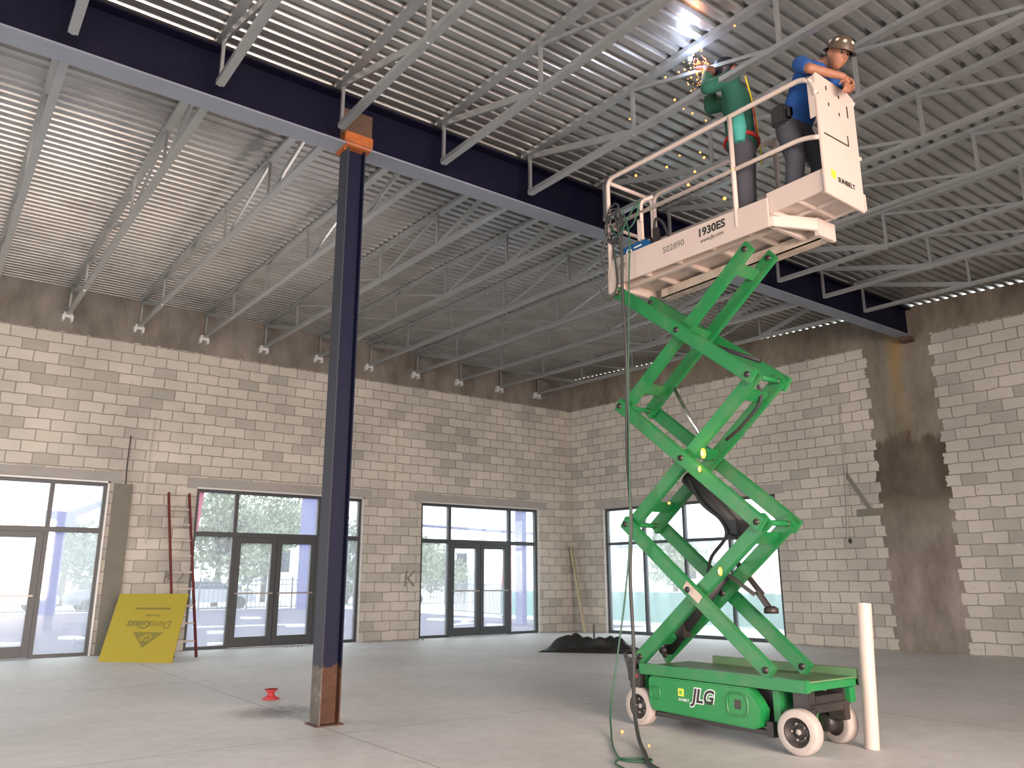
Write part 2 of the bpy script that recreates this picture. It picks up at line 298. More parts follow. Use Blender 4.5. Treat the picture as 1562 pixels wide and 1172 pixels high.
# ------------------------------------------------------------------ mesh helpers
class MB:
    def __init__(s): s.v = []; s.f = []; s.sm = []
    def add(s, vs, fs, smooth=False):
        k = len(s.v); s.v += [tuple(v) for v in vs]; s.f += [[i + k for i in f] for f in fs]; s.sm += [smooth] * len(fs); return s
    def box(s, x0, x1, y0, y1, z0, z1):
        x0, x1 = sorted((x0, x1)); y0, y1 = sorted((y0, y1)); z0, z1 = sorted((z0, z1))
        return s.add([(x, y, z) for x in (x0, x1) for y in (y0, y1) for z in (z0, z1)],
                     [(0, 1, 3, 2), (4, 6, 7, 5), (0, 4, 5, 1), (2, 3, 7, 6), (0, 2, 6, 4), (1, 5, 7, 3)])
    def bar(s, p, q, a, b, up=(0, 0, 1)):
        """rectangular bar p->q; a = size across (perp to up), b = size along up"""
        p, q = Vector(p), Vector(q); d = (q - p).normalized(); u = Vector(up)
        sd = d.cross(u)
        if sd.length < 1e-4: sd = d.cross(Vector((1, 0, 0)))
        sd.normalize(); u = sd.cross(d).normalized()
        vs = []
        for c in (p, q):
            for i, j in ((-1, -1), (1, -1), (1, 1), (-1, 1)): vs.append(c + sd * (i * a / 2) + u * (j * b / 2))
        return s.add(vs, [(3, 2, 1, 0), (4, 5, 6, 7), (0, 1, 5, 4), (1, 2, 6, 5), (2, 3, 7, 6), (3, 0, 4, 7)])
    def tube(s, pts, r, n=10, closed=False, caps=True):
        pts = [Vector(p) for p in pts]; m = len(pts); rings = []; prev = None
        for i, p in enumerate(pts):
            if closed: d = pts[(i + 1) % m] - pts[i - 1]
            else: d = (pts[min(i + 1, m - 1)] - pts[max(i - 1, 0)])
            d.normalize()
            if prev is None:
                a = d.cross(Vector((0, 0, 1)))
                if a.length < 1e-3: a = d.cross(Vector((1, 0, 0)))
            else: a = prev - d * prev.dot(d)
            a.normalize(); prev = a; b = d.cross(a)
            rr = r[i] if isinstance(r, (list, tuple)) else r
            rings.append([p + (a * math.cos(t) + b * math.sin(t)) * rr for t in [2 * math.pi * k / n for k in range(n)]])
        vs = [v for R_ in rings for v in R_]; fs = []
        for i in range(m if closed else m - 1):
            j = (i + 1) % m
            for k in range(n): fs.append((i * n + k, i * n + (k + 1) % n, j * n + (k + 1) % n, j * n + k))
        if caps and not closed: fs.append(tuple(range(n - 1, -1, -1))); fs.append(tuple((m - 1) * n + k for k in range(n)))
        return s.add(vs, fs, True)
    def cyl(s, p, q, r, n=20): return s.tube([p, q], r, n)
    def lathe(s, prof, org=(0, 0, 0), axis='z', n=32):
        """prof = [(r, h)]"""
        vs = []; o = Vector(org)
        for r, h in prof:
            for k in range(n):
                t = 2 * math.pi * k / n; c, d = r * math.cos(t), r * math.sin(t)
                v = {'z': (c, d, h), 'x': (h, c, d), 'y': (d, h, c)}[axis]; vs.append(o + Vector(v))
        fs = []
        for i in range(len(prof) - 1):
            for k in range(n): fs.append((i * n + k, i * n + (k + 1) % n, (i + 1) * n + (k + 1) % n, (i + 1) * n + k))
        return s.add(vs, fs, True)
    def prism(s, poly, dirv):
        n = len(poly); d = Vector(dirv); a = [Vector(p) for p in poly]
        return s.add(a + [p + d for p in a], [tuple(range(n - 1, -1, -1)), tuple(range(n, 2 * n))] + [(i, (i + 1) % n, n + (i + 1) % n, n + i) for i in range(n)])
    def ball(s, c, r, n=10, sc=(1, 1, 1)):
        bm = bmesh.new(); bmesh.ops.create_icosphere(bm, subdivisions=2 if n <= 10 else 3, radius=r)
        vs = [Vector(c) + Vector((v.co.x * sc[0], v.co.y * sc[1], v.co.z * sc[2])) for v in bm.verts]
        fs = [[v.index for v in f.verts] for f in bm.faces]; bm.free()
        return s.add(vs, fs, True)
    def mesh(s, name, mats, org=(0, 0, 0), bevel=0):
        o = Vector(org)
        me = bpy.data.meshes.new(name); me.from_pydata([tuple(Vector(v) - o) for v in s.v], [], s.f)
        me.polygons.foreach_set('use_smooth', s.sm)
        for m in (mats if isinstance(mats, (list, tuple)) else [mats]): me.materials.append(m)
        bm = bmesh.new(); bm.from_mesh(me); bmesh.ops.recalc_face_normals(bm, faces=bm.faces)
        if bevel:
            es = [e for e in bm.edges if len(e.link_faces) == 2 and e.calc_face_angle(0) > 0.9 and not e.link_faces[0].smooth]
            bmesh.ops.bevel(bm, geom=es, offset=bevel, segments=2, affect='EDGES', clamp_overlap=True)
        bm.to_mesh(me); bm.free()
        return me
    def build(s, name, mats, parent=None, org=None, bevel=0):
        """mesh given in world coordinates; parent is an un-rotated object"""
        o = org if org is not None else (WL(parent) if parent is not None else (0, 0, 0))
        ob = bpy.data.objects.new(name, s.mesh(name, mats, o, bevel)); COL.objects.link(ob)
        if parent is not None:
            ob.parent = parent; ob.location = Vector(o) - WL(parent)
        else: ob.location = o
        return ob
def WL(o):
    v = Vector((0, 0, 0))
    while o is not None: v += Vector(o.location); o = o.parent
    return v
def tag(o, label=None, cat=None, group=None, kind=None):
    if label: o['label'] = label
    if cat: o['category'] = cat
    if group: o['group'] = group
    if kind: o['kind'] = kind
    return o
def empty(name, loc=(0, 0, 0), rz=0):
    o = bpy.data.objects.new(name, None); COL.objects.link(o); o.location = loc; o.rotation_euler = (0, 0, rz); o.empty_display_size = .2; return o
def copy_tree(o, parent=None):
    c = o.copy(); COL.objects.link(c); c.parent = parent
    for ch in list(o.children): copy_tree(ch, c)
    return c
def text_mesh(txt, size, extrude=0.0008, offset=0.0, shear=0.0, space=1.0):
    cu = bpy.data.curves.new('t', 'FONT'); cu.body = txt; cu.size = size; cu.extrude = extrude; cu.offset = offset; cu.shear = shear
    cu.space_character = space; cu.align_x = 'CENTER'; cu.align_y = 'CENTER'; cu.resolution_u = 3
    ob = bpy.data.objects.new('t', cu); COL.objects.link(ob); dg = bpy.context.evaluated_depsgraph_get()
    me = bpy.data.meshes.new_from_object(ob.evaluated_get(dg)); bpy.data.objects.remove(ob); bpy.data.curves.remove(cu)
    return me
def text(name, txt, size, loc, xdir, updir, mat, parent=None, **kw):
    me = text_mesh(txt, size, **kw); x = Vector(xdir).normalized(); y = Vector(updir).normalized(); z = x.cross(y); y = z.cross(x)
    R = Matrix((x, y, z)).transposed()
    for v in me.vertices: v.co = R @ v.co
    me.materials.clear(); me.materials.append(mat)
    ob = bpy.data.objects.new(name, me); COL.objects.link(ob)
    if parent is not None: ob.parent = parent; ob.location = Vector(loc) - WL(parent)
    else: ob.location = loc
    return ob
def round_path(pts, r=0.1, n=5):
    """polyline with rounded corners"""
    pts = [Vector(p) for p in pts]; out = [pts[0]]
    for i in range(1, len(pts) - 1):
        a, b, c = pts[i - 1], pts[i], pts[i + 1]
        d1 = (a - b).normalized(); d2 = (c - b).normalized(); p = b + d1 * r; q = b + d2 * r
        for k in range(n + 1):
            t = k / n; out.append(p * (1 - t) ** 2 + b * 2 * t * (1 - t) + q * t * t)
    out.append(pts[-1]); return out
def smooth_path(pts, n=6):
    P = [Vector(p) for p in pts]; out = []
    for i in range(len(P) - 1):
        a = P[max(i - 1, 0)]; b = P[i]; c = P[i + 1]; d = P[min(i + 2, len(P) - 1)]
        for k in range(n):
            t = k / n
            out.append(0.5 * ((2 * b) + (c - a) * t + (2 * a - 5 * b + 4 * c - d) * t * t + (3 * b - a - 3 * c + d) * t ** 3))
    out.append(P[-1]); return out

# ------------------------------------------------------------------ the shell
def zdeck(y): return 6.56 + 0.028 * y          # underside of the roof deck
RW = math.atan(0.0895)                          # the right wall runs a little out of square
XL, YF = -20.0, -21.5
fl = MB().box(XL - 1, 3.4, YF, 0.2, -0.15, 0).build('floor', M['floor']); tag(fl, 'grey concrete slab floor with dusty patches', 'floor', kind='structure')

def wall_with_holes(u0, u1, z0, z1, holes, t0, t1, axis):
    us = sorted({u0, u1, *[h[0] for h in holes], *[h[1] for h in holes]}); mb = MB()
    for a, b in zip(us[:-1], us[1:]):
        hs = sorted([(h[2], h[3]) for h in holes if h[0] <= a + 1e-6 and h[1] >= b - 1e-6]); z = z0
        for h in hs:
            if h[0] > z: (mb.box(a, b, t0, t1, z, h[0]) if axis == 0 else mb.box(t0, t1, a, b, z, h[0]))
            z = h[1]
        if z < z1: (mb.box(a, b, t0, t1, z, z1) if axis == 0 else mb.box(t0, t1, a, b, z, z1))
    return mb
HEAD = 3.0
W1 = (-14.55, -11.15); W2 = (-9.57, -6.06); W3 = (-4.56, -1.17); W4 = (-5.91, -1.13)
o = wall_with_holes(XL, 0.2, 0, zdeck(0), [(a, b, 0, HEAD) for a, b in (W1, W2, W3)], 0, 0.2, 0).build('wall_back', M['wall_b'])
tag(o, 'bare concrete block wall with three storefront openings and a poured tie beam', 'wall', kind='structure')
o = wall_with_holes(-22, 0, 0, 5.9, [(W4[0], W4[1], 0, HEAD)], 0, 0.2, 1).prism([(0, 0, 5.9), (0, -22, 5.9), (0, -22, zdeck(-22) - .002), (0, 0, zdeck(0) - .002)], (.2, 0, 0)).build('wall_right', M['wall_r'])
o.rotation_euler = (0, 0, RW); tag(o, 'bare concrete block wall with a wide window and a dark poured column', 'wall', kind='structure')
o = wall_with_holes(YF, 0.2, 0, zdeck(0) - .2, [(-9.5, -1.0, 0.0, 4.6), (-20, -11.5, 0.0, 4.6)], XL - .2, XL, 1).build('wall_left', M['wall_b']); tag(o, 'unseen block wall with tall openings at the left side', 'wall', kind='structure')  # unseen wall, put in to cut the light entering from the left
o = wall_with_holes(XL, 3, 0, zdeck(YF), [(-18.5, -5.5, 0.0, 4.8)], YF - .2, YF, 0).build('wall_front', M['wall_b']); tag(o, 'unseen block wall with a wide opening behind the viewer', 'wall', kind='structure')  # unseen wall behind the camera, added to hold back incoming light

# roof deck: trapezoidal flutes running parallel to the girder
mb = MB(); prof = []; y = 0.18; pit = 0.1524
while y > YF - 0.3:
    z = zdeck(y)
    prof += [(y, z), (y - 0.070, z), (y - 0.088, z + 0.038), (y - pit + 0.018, z + 0.038)]
    y -= pit
vs = []; fs = []
xs = (XL - .2, -16, -12.19, -6.1, 0.0)
def xr(yy): return -0.0895 * yy * -1 if False else (0.0895 * -yy + 0.02 if yy < 0 else 0.02)
for (yy, zz) in prof:
    for xx in xs[:-1]: vs.append((xx, yy, zz))
    vs.append((xr(yy), yy, zz))
n = len(xs)
for i in range(len(prof) - 1):
    for k in range(n - 1): fs.append((i * n + k, i * n + k + 1, (i + 1) * n + k + 1, (i + 1) * n + k))
m2 = MB(); m2.add(vs, fs)
ceil = m2.build('ceiling', M['deck']); tag(ceil, 'corrugated galvanised steel roof deck', 'roof deck', kind='structure')
sol = ceil.modifiers.new('thickness', 'SOLIDIFY'); sol.thickness = 0.004; sol.offset = -1

# lintels, jamb patches and rough concrete trims
tn = 0
def trim(mb, mat, label, rot=False):
    global tn; tn += 1
    o = mb.build('trim_%d' % tn, mat); tag(o, label, 'trim', kind='structure')
    if rot: o.rotation_euler = (0, 0, RW)
trim(MB().box(W1[0] - .2, W1[1] + .22, -.006, .05, 3.0, 3.21), M['lintel'], 'concrete lintel over the leftmost storefront')
trim(MB().box(W2[0] - .2, W2[1] + .22, -.006, .05, 3.0, 3.21), M['lintel'], 'concrete lintel over the middle storefront')
trim(MB().box(W3[0] - .2, W3[1] + .3, -.006, .05, 3.0, 3.21), M['lintel'], 'concrete lintel over the storefront near the corner')
trim(MB().box(-.006, .05, W4[0] - .2, W4[1] + .25, 3.0, 3.21), M['lintel'], 'concrete lintel over the right wall window', True)
trim(MB().box(W1[1] + .10, W1[1] + .42, -.03, .05, 0, 3.0), M['dconc'], 'dark concrete jamb beside the leftmost storefront')
for a, b in (W1, W2, W3):
    trim(MB().bar((a, -.012, HEAD + .015), (b + .03, -.012, HEAD + .015), .03, .03).bar((b + .015, -.012, 0), (b + .015, -.012, HEAD + .03), .03, .03, (1, 0, 0)), M['alu'], 'pale bead round a storefront opening')
trim(MB().bar((-.012, W4[1] + .015, 0), (-.012, W4[1] + .015, HEAD), .03, .03, (1, 0, 0)), M['alu'], 'pale bead beside the right wall window', True)

# ------------------------------------------------------------------ storefront windows and doors
FY0, FY1 = 0.03, 0.14
def fr(mb, x0, x1, z0, z1, e=0.0): mb.box(x0, x1, FY0 + e, FY1 - e, z0, z1)
def pane(parent, x0, x1, z0, z1, y=0.085):
    MB().box(x0, x1, y - .004, y + .004, z0, z1).build('pane', M['glass'], parent)
dn = 0
def storefront(idx, a, b, m1, m2, label):
    global dn
    r = empty('window_%d' % idx, (a, 0.085, 0)); tag(r, label, 'window', kind='structure')
    f = MB(); w = .055
    fr(f, a, a + w, 0, HEAD); fr(f, b - w, b, 0, HEAD); fr(f, a + .001, b - .001, HEAD - w, HEAD - .001, .002)
    fr(f, m1 - .035, m1 + .035, 0, HEAD); fr(f, m2 - .035, m2 + .035, 0, HEAD)
    fr(f, a + .001, b - .001, 2.10, 2.19, .003); fr(f, a + .001, m1, .001, .06, .002); fr(f, m2, b - .001, .001, .06, .002)
    f.build('frame', M['frame'], r)
    for x0, x1 in ((a + w, m1 - .035), (m1 + .035, m2 - .035), (m2 + .035, b - w)): pane(r, x0, x1, 2.19, HEAD - w)
    for x0, x1 in ((a + w, m1 - .035), (m2 + .035, b - w)): pane(r, x0, x1, .06, 2.10)
    mid = (m1 + m2) / 2
    for s, (x0, x1) in enumerate(((m1 + .038, mid - .004), (mid + .004, m2 - .038))):
        dn += 1; d = empty('door_%d' % dn, (x0, .085, 0)); tag(d, 'dark framed glass door leaf', 'door', kind='structure')
        g = MB(); sw = .105
        for p in ((x0, x0 + sw, .01, 2.095), (x1 - sw, x1, .01, 2.095), (x0 + sw, x1 - sw, 1.99, 2.095), (x0 + sw, x1 - sw, .01, .20)): fr(g, *p)
        g.build('door_frame', M['frame'], d, bevel=.004)
        pane(d, x0 + sw, x1 - sw, .2, 1.99)
        h = MB(); hx = x1 - .05 if s == 0 else x0 + .05
        h.bar((x0 + .05, -.01, 1.02), (x1 - .05, -.01, 1.02), .03, .028)
        h.bar((x0 + .06, -.01, 1.02), (x0 + .06, .04, 1.02), .03, .03).bar((x1 - .06, -.01, 1.02), (x1 - .06, .04, 1.02), .03, .03)
        h.build('push_bar', M['rung'], d)
    return r
storefront(1, *W1, -13.77, -12.02, 'dark framed storefront with glass doors at the left')
storefront(2, *W2, -8.77, -7.02, 'dark framed storefront with glass doors behind the column')
storefront(3, *W3, -3.77, -2.02, 'dark framed storefront with glass doors near the corner')
r = empty('window_4', (0, 0, 0), RW); tag(r, 'wide dark framed window in the right wall behind the lift', 'window', kind='structure')
f = MB(); w = .055; ya, yb = W4; span = (yb - ya) / 4
def fr4(y0, y1, z0, z1, e=0.0): f.box(FY0 + e, FY1 - e, y0, y1, z0, z1)
fr4(ya, ya + w, 0, HEAD); fr4(yb - w, yb, 0, HEAD); fr4(ya + .001, yb - .001, HEAD - w, HEAD - .001, .002); fr4(ya + .001, yb - .001, .001, .07, .002); fr4(ya + .001, yb - .001, 2.1, 2.165, .003)
for k in (1, 2, 3): fr4(ya + span * k - .03, ya + span * k + .03, 0, HEAD)
def p4(mb, name, mat): 
    ob = mb.build(name, mat); ob.parent = r; return ob
p4(f, 'frame', M['frame'])
for k in range(4):
    for z0, z1 in ((.07, 2.1), (2.165, HEAD - w)):
        p4(MB().box(.081, .089, ya + span * k + .03, ya + span * (k + 1) - .03, z0, z1), 'pane', M['glass'])

# ------------------------------------------------------------------ girder and column
GY = -8.95
def girder():
    g = empty('steel_girder', (-10, GY, 5.68)); tag(g, 'long dark navy steel I-beam girder crossing the ceiling onto the column', 'girder')
    x0, x1 = XL, 0.76
    MB().box(x0, x1, GY - .007, GY + .007, 5.70, 6.23).build('web', M['navy'], g)
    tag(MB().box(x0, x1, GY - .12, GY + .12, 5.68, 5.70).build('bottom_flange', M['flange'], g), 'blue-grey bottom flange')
    MB().box(x0, x1, GY - .12, GY + .12, 6.23, 6.25).build('top_flange', M['navy'], g)
    for x in (-10.68,):
        tag(MB().box(x - .16, x + .2, GY - .022, GY - .007, 5.72, 6.15).build('splice_plate', M['rustdark'], g), 'brown rusted web plate over the column')
        tag(MB().box(x - .15, x + .17, GY - .13, GY - .022, 5.70, 5.83).build('stiffener', M['rust'], g, bevel=.01), 'orange rusted stiffener')
    tag(MB().box(.55, .78, GY - .1, GY + .1, 5.60, 5.68).build('bearing_plate', M['rustdark'], g), 'rusted bearing plate at the right wall')
girder()
cx = -10.68
c = empty('steel_column', (cx, GY, 0)); tag(c, 'tall navy steel H-column with a rusty foot standing on the slab', 'column')
MB().box(cx - .1, cx - .086, GY - .1, GY + .1, .012, 5.66).build('flange', M['columnflange'], c)
MB().box(cx + .086, cx + .1, GY - .1, GY + .1, .012, 5.66).build('flange', M['column'], c)
MB().box(cx - .086, cx + .086, GY - .03, GY - .016, .012, 5.66).build('web', M['column'], c)
tag(MB().box(cx - .14, cx + .14, GY - .14, GY + .14, 5.66, 5.68).build('cap_plate', M['rust'], c), 'orange rusted cap plate')
tag(MB().box(cx - .13, cx + .13, GY - .13, GY + .13, 0, .012).build('base_plate', M['rustdark'], c), 'brown rusted base plate')
b = MB()
for i in (-1, 1): b.cyl((cx + i * .11, GY - .05, 5.645), (cx + i * .11, GY - .05, 5.70), .014, 8)
b.build('cap_bolts', M['rust'], c)

# ------------------------------------------------------------------ open web joists
def joist_parts(y0, y1, beam_end):
    """bar joist at x=0 from y0 (far, wall side) to y1 (near side); follows the roof slope"""
    root = empty('steel_joist', (0, y0, zdeck(y0) - .55))
    top = lambda y: zdeck(y) - .02
    bot = lambda y: zdeck(y) - .55 - (.02 if y < -7.2 else 0) + (.0)
    def ang(zf, ya, yb, name, flip):
        mb = MB()
        for s in (-1, 1):
            pass
        e = -.010 if flip else .022
        mb.bar((0, ya, zf(ya) + e), (0, yb, zf(yb) + e), .078 if not flip else .092, .05)
        return mb.build(name, M['galv'], root)
    ang(top, y0, y1, 'top_chord', True)
    bb = lambda y: bot(y)
    ya = y0 - (.1 if y0 > -1 else .12)
    yb = y1 + (.02 if y0 > -1 else 0)
    ang(bb, ya, yb, 'bottom_chord', False)
    ln = ya - yb; k = max(2, round(ln / 1.8)); ys = [ya - ln * i / k for i in range(k + 1)]
    for i, y in enumerate(ys):
        MB().bar((0, y, bb(y)), (0, y, top(y) - .01), .03, .036, (0, 1, 0)).build('vertical_web', M['galv'], root)
    for i in range(k):
        a, b2 = ys[i], ys[i + 1]
        up_first = i < k / 2
        if up_first: p, q = (0, a, top(a) - .045), (0, b2, bb(b2) + .02)
        else: p, q = (0, a, bb(a) + .02), (0, b2, top(b2) - .045)
        MB().bar(p, q, .028, .035 if i not in (0, k - 1) else .075).build('diagonal_web', M['galv'], root)
    return root
# far bay: wall to girder
jx = [-1.19 - 1.219 * k for k in range(15)]
ordn = ['first', 'second', 'third', 'fourth', 'fifth', 'sixth', 'seventh', 'eighth', 'ninth', 'tenth', 'eleventh', 'twelfth', 'thirteenth', 'fourteenth', 'fifteenth']
J0 = joist_parts(-.02, -8.83, True)
seat = MB().box(-.07, .07, -.1, 0, 0, .1); seat.box(-.09, -.05, -.11, .0, -.06, .05).box(.05, .09, -.11, .0, -.06, .05)
s_ = seat.build('wall_seat', M['alu'], None); s_.parent = J0; s_.location = (0, .02, -.05)
tag(s_, 'pale painted seat bracket')
for k, x in enumerate(jx[:12]):
    j = J0 if k == 0 else copy_tree(J0)
    j.location.x = x
    tag(j, 'grey open-web steel joist between girder and far wall, %s from the right wall' % ordn[k], 'joist', 'roof joists of the far bay')
J1 = joist_parts(-9.10, YF + .1, True)
for k, x in enumerate(jx[:13]):
    j = J1 if k == 0 else copy_tree(J1)
    j.location.x = x
    tag(j, 'grey open-web steel joist on the viewer side of the girder, %s from the right wall' % ordn[k], 'joist', 'roof joists of the near bay')
# ------------------------------------------------------------------ scissor lift
lift = empty('scissor_lift', (-8.13, -11.45, 0))
tag(lift, 'green electric scissor lift with a raised cream work platform on the slab', 'scissor lift')
XN, XFAR = -8.51, -7.79
# chassis
g = MB().box(-8.495, -7.80, -12.40, -10.73, .445, .50)
g.box(-8.50, -8.44, -12.41, -10.72, .435, .525).box(-8.44, -7.86, -10.76, -10.72, .3, .45)
ch = g.build('chassis', M['green'], lift, bevel=.006)
tag(MB().box(-8.43, -7.83, -12.39, -11.9, .501, .512).box(-8.43, -7.86, -11.9, -10.75, .501, .507).build('top_plate', M['greendirty'], ch), 'dusty top plate')
tag(MB().box(-7.83, -7.79, -12.40, -11.0, .44, .57).build('side_rail', M['greendirty'], ch), 'dirty far side rail')
MB().box(-8.36, -7.92, -12.1, -10.8, .14, .44).build('lower_pan', M['darkmetal'], lift)
MB().box(-8.45, -8.40, -12.05, -10.84, .095, .135).box(-8.47, -8.40, -12.08, -12.02, .09, .20).build('pothole_guard', M['darkmetal'], lift)
MB().box(-8.42, -7.86, -12.12, -12.06, .10, .42).build('end_plate', M['green'], lift)
# side cover with chamfered ends and recesses
poly = [(-10.86, .43), (-11.90, .43), (-11.975, .35), (-12.02, .28), (-12.0, .16), (-11.93, .135), (-10.88, .155), (-10.84, .22), (-10.84, .40)]
cv = MB().prism([(-8.40, y, z) for y, z in poly], (-.115, 0, 0)).build('side_cover', M['greenlt'], lift, bevel=.012)
for yc, rw, rh in ((-11.80, .10, .085), (-10.93, .055, .05)):
    ring = []
    for k in range(20):
        t = 2 * math.pi * k / 20; ring.append((-8.519, yc + rw * math.copysign(abs(math.cos(t)) ** .6, math.cos(t)), .30 + rh * math.copysign(abs(math.sin(t)) ** .6, math.sin(t))))
    MB().tube(ring, .008, 8, closed=True).build('recess_rim', M['green'], cv)
MB().box(-8.5175, -8.514, -11.83, -11.77, .265, .335).build('latch', M['darkmetal'], cv)
text('logo_outline', 'JLG', .15, (-8.517, -11.45, .315), (0, -1, 0), (0, 0, 1), M['white'], cv, offset=.012, shear=.25, extrude=.0005)
text('logo_lettering', 'JLG', .15, (-8.519, -11.45, .315), (0, -1, 0), (0, 0, 1), M['ink'], cv, offset=.004, shear=.25, extrude=.0006)
MB().box(-8.5185, -8.515, -11.25, -11.19, .30, .36).build('yellow_sticker', M['stickyel'], cv)
MB().box(-8.5195, -8.516, -11.235, -11.205, .315, .345).build('lime_sticker', M['lime'], cv)
text('rental_lettering', 'SUNBELT', .028, (-8.517, -11.25, .272), (0, -1, 0), (0, 0, 1), M['white'], cv)
# control box at the rear end with small red and black parts
k = MB().box(-8.50, -8.20, -10.74, -10.60, .30, .47).box(-8.48, -8.40, -10.64, -10.56, .36, .56).build('control_box', M['darkmetal'], lift, bevel=.008)
MB().box(-8.503, -8.499, -10.70, -10.66, .40, .43).build('red_button', M['redpl'], k)
MB().tube(smooth_path([(-8.46, -10.6, .5), (-8.5, -10.55, .6), (-8.47, -10.57, .45), (-8.45, -10.62, .35)], 5), .012, 8).tube(smooth_path([(-8.4, -10.6, .5), (-8.42, -10.52, .52), (-8.44, -10.55, .38), (-8.4, -10.62, .3)], 5), .01, 8).build('wiring', M['black'], k)
# wheels
def wheel(x, y, out, steer=0.0, motor=False):
    s = out  # -1 near side, +1 far side
    e = empty('wheel', (x - lift.location.x, y - lift.location.y, .162)); e.parent = lift; e.rotation_euler = (0, 0, steer)
    def part(mb, name, mat, par):
        ob = bpy.data.objects.new(name, mb.mesh(name, mat)); COL.objects.link(ob); ob.parent = par; return ob
    w2 = .055
    ty = part(MB().lathe([(.104, -w2), (.145, -w2), (.155, -w2 + .008), (.161, -w2 + .022), (.161, w2 - .022), (.155, w2 - .008), (.145, w2), (.104, w2), (.104, -w2)], axis='x', n=40), 'tyre', M['tire'], e)
    hub = MB().lathe([(.0, s * .018), (.035, s * .018), (.045, s * .005), (.075, s * .005), (.095, s * .048), (.105, s * .05), (.105, -s * .05), (.0, -s * .05)], axis='x', n=32)
    h = part(hub, 'hub', M['darkmetal'], e)
    nuts = MB()
    for i in range(5):
        t = 2 * math.pi * i / 5; nuts.cyl((s * .004, .058 * math.cos(t), .058 * math.sin(t)), (s * .02, .058 * math.cos(t), .058 * math.sin(t)), .008, 6)
    nuts.cyl((s * .01, 0, 0), (s * .03, 0, 0), .02, 14); part(nuts, 'wheel_nuts', M['tire'], h)
    if motor:
        mo = MB().lathe([(0, -s * .16), (.05, -s * .16), (.07, -s * .14), (.075, -s * .06), (0, -s * .05)], axis='x', n=24)
        mo.box(-s * .13, -s * .05, -.05, .05, .05, .16)
        part(mo, 'hub_motor', M['darkmetal'], h)
    return e
wheel(-8.455, -10.70, -1); wheel(-7.81, -10.70, 1)
wheel(-8.455, -12.30, -1, .10, True); wheel(-7.80, -12.20, 1, -.22, True)
MB().box(-8.32, -7.96, -12.36, -12.18, .28, .40).bar((-8.38, -12.37, .33), (-7.90, -12.37, .33), .03, .03).box(-8.40, -8.32, -12.36, -12.22, .2, .44).box(-7.96, -7.88, -12.36, -12.22, .2, .44).build('steering_yoke', M['darkmetal'], lift, bevel=.005)
tag(MB().box(-7.93, -7.85, -12.40, -12.35, .33, .44).build('tie_down_lug', M['green'], lift, bevel=.004), 'green tie-down lug')
# scissor pack
lv = [((-10.66, .57), (-12.06, .57)), ((-10.60, 1.755), (-12.08, 1.69)), ((-10.58, 2.90), (-12.10, 2.90)), ((-10.62, 4.06), (-12.12, 4.03))]
xo = (-8.455, -7.985); xi = (-8.385, -8.055)
H, T = .125, .055
def arm(x, a, b, name='scissor_arm'):
    p, q = Vector((x, a[0], a[1])), Vector((x, b[0], b[1])); d = (q - p).normalized()
    mb = MB().bar(p - d * .05, q + d * .05, T, H, (0, -d.z, d.y))
    ob = mb.build(name, M['green'], lift, bevel=.008)
    for c in (p, q, (p + q) / 2): MB().cyl(c - Vector((.04, 0, 0)), c + Vector((.04, 0, 0)), .026, 14).build('pivot_pin', M['darkmetal'], ob)
    return ob
for i in range(3):
    (l0, r0), (l1, r1) = lv[i], lv[i + 1]
    for x in xo: arm(x, r0, l1)
    for x in xi: arm(x, l0, r1)
    # ladder plates between the two inner arms
    for t in (.14, .52, .90):
        if i == 0 and t > .5 and t < .6: continue
        y = l0[0] + (r1[0] - l0[0]) * t; z = l0[1] + (r1[1] - l0[1]) * t
        d = Vector((0, r1[0] - l0[0], r1[1] - l0[1])).normalized()
        MB().bar((xi[0], y, z), (xi[1], y, z), .11, .045, (0, -d.z, d.y)).build('cross_plate', M['green'], lift, bevel=.006)
for (l, r) in lv[1:3]:
    for c in (l, r): MB().cyl((xo[0] - .02, c[0], c[1]), (xo[1] + .02, c[0], c[1]), .024, 14).build('cross_tube', M['green'], lift)
tag(MB().bar((-8.486, -11.46, 1.078), (-8.486, -11.30, 1.208), .004, .075, (0, -.63, .776)).build('warning_label', M['creamdirty'], lift), 'pale worn warning label')
# hydraulic cylinders, safety prop and hoses
cy = MB().tube([(-8.13, -10.74, .62), (-8.13, -11.45, 1.30)], .058, 18).cyl((-8.22, -10.74, .62), (-8.04, -10.74, .62), .03).build('hydraulic_cylinder', M['black'], lift)
MB().cyl((-8.13, -11.45, 1.30), (-8.13, -11.75, 1.60), .03).build('rod', M['chrome'], cy)
MB().box(-8.2, -8.1, -11.0, -10.85, .74, .86).tube(smooth_path([(-8.2, -10.9, .8), (-8.3, -11.0, .95), (-8.22, -11.2, 1.0), (-8.16, -11.3, 1.2)], 5), .012, 8).build('valve_block', M['darkmetal'], cy)
cy = MB().tube([(-8.20, -11.16, 2.16), (-8.20, -11.66, 1.67)], [.075, .06], 18).tube([(-8.10, -11.22, 2.14), (-8.10, -11.66, 1.7)], .04, 14).box(-8.27, -8.05, -11.72, -11.6, 1.6, 1.74).build('hydraulic_cylinder', M['black'], lift, bevel=.006)
MB().cyl((-8.20, -11.1, 2.22), (-8.20, -11.0, 2.34), .032).build('rod', M['chrome'], cy)
MB().tube(smooth_path([(-8.26, -11.2, 2.15), (-8.3, -11.38, 1.9), (-8.27, -11.55, 1.75), (-8.3, -11.62, 1.6), (-8.25, -11.4, 1.42), (-8.2, -11.3, 1.2)], 6), .014, 8).tube(smooth_path([(-8.3, -11.62, 1.62), (-8.34, -11.8, 1.55), (-8.3, -11.72, 1.42), (-8.25, -11.5, 1.38)], 6), .012, 8).build('hose', M['black'], cy)
tag(MB().cyl((-8.13, -10.98, 3.05), (-8.13, -11.28, 2.5), .017).build('chrome_strut', M['chrome'], lift), 'bright chrome rod')
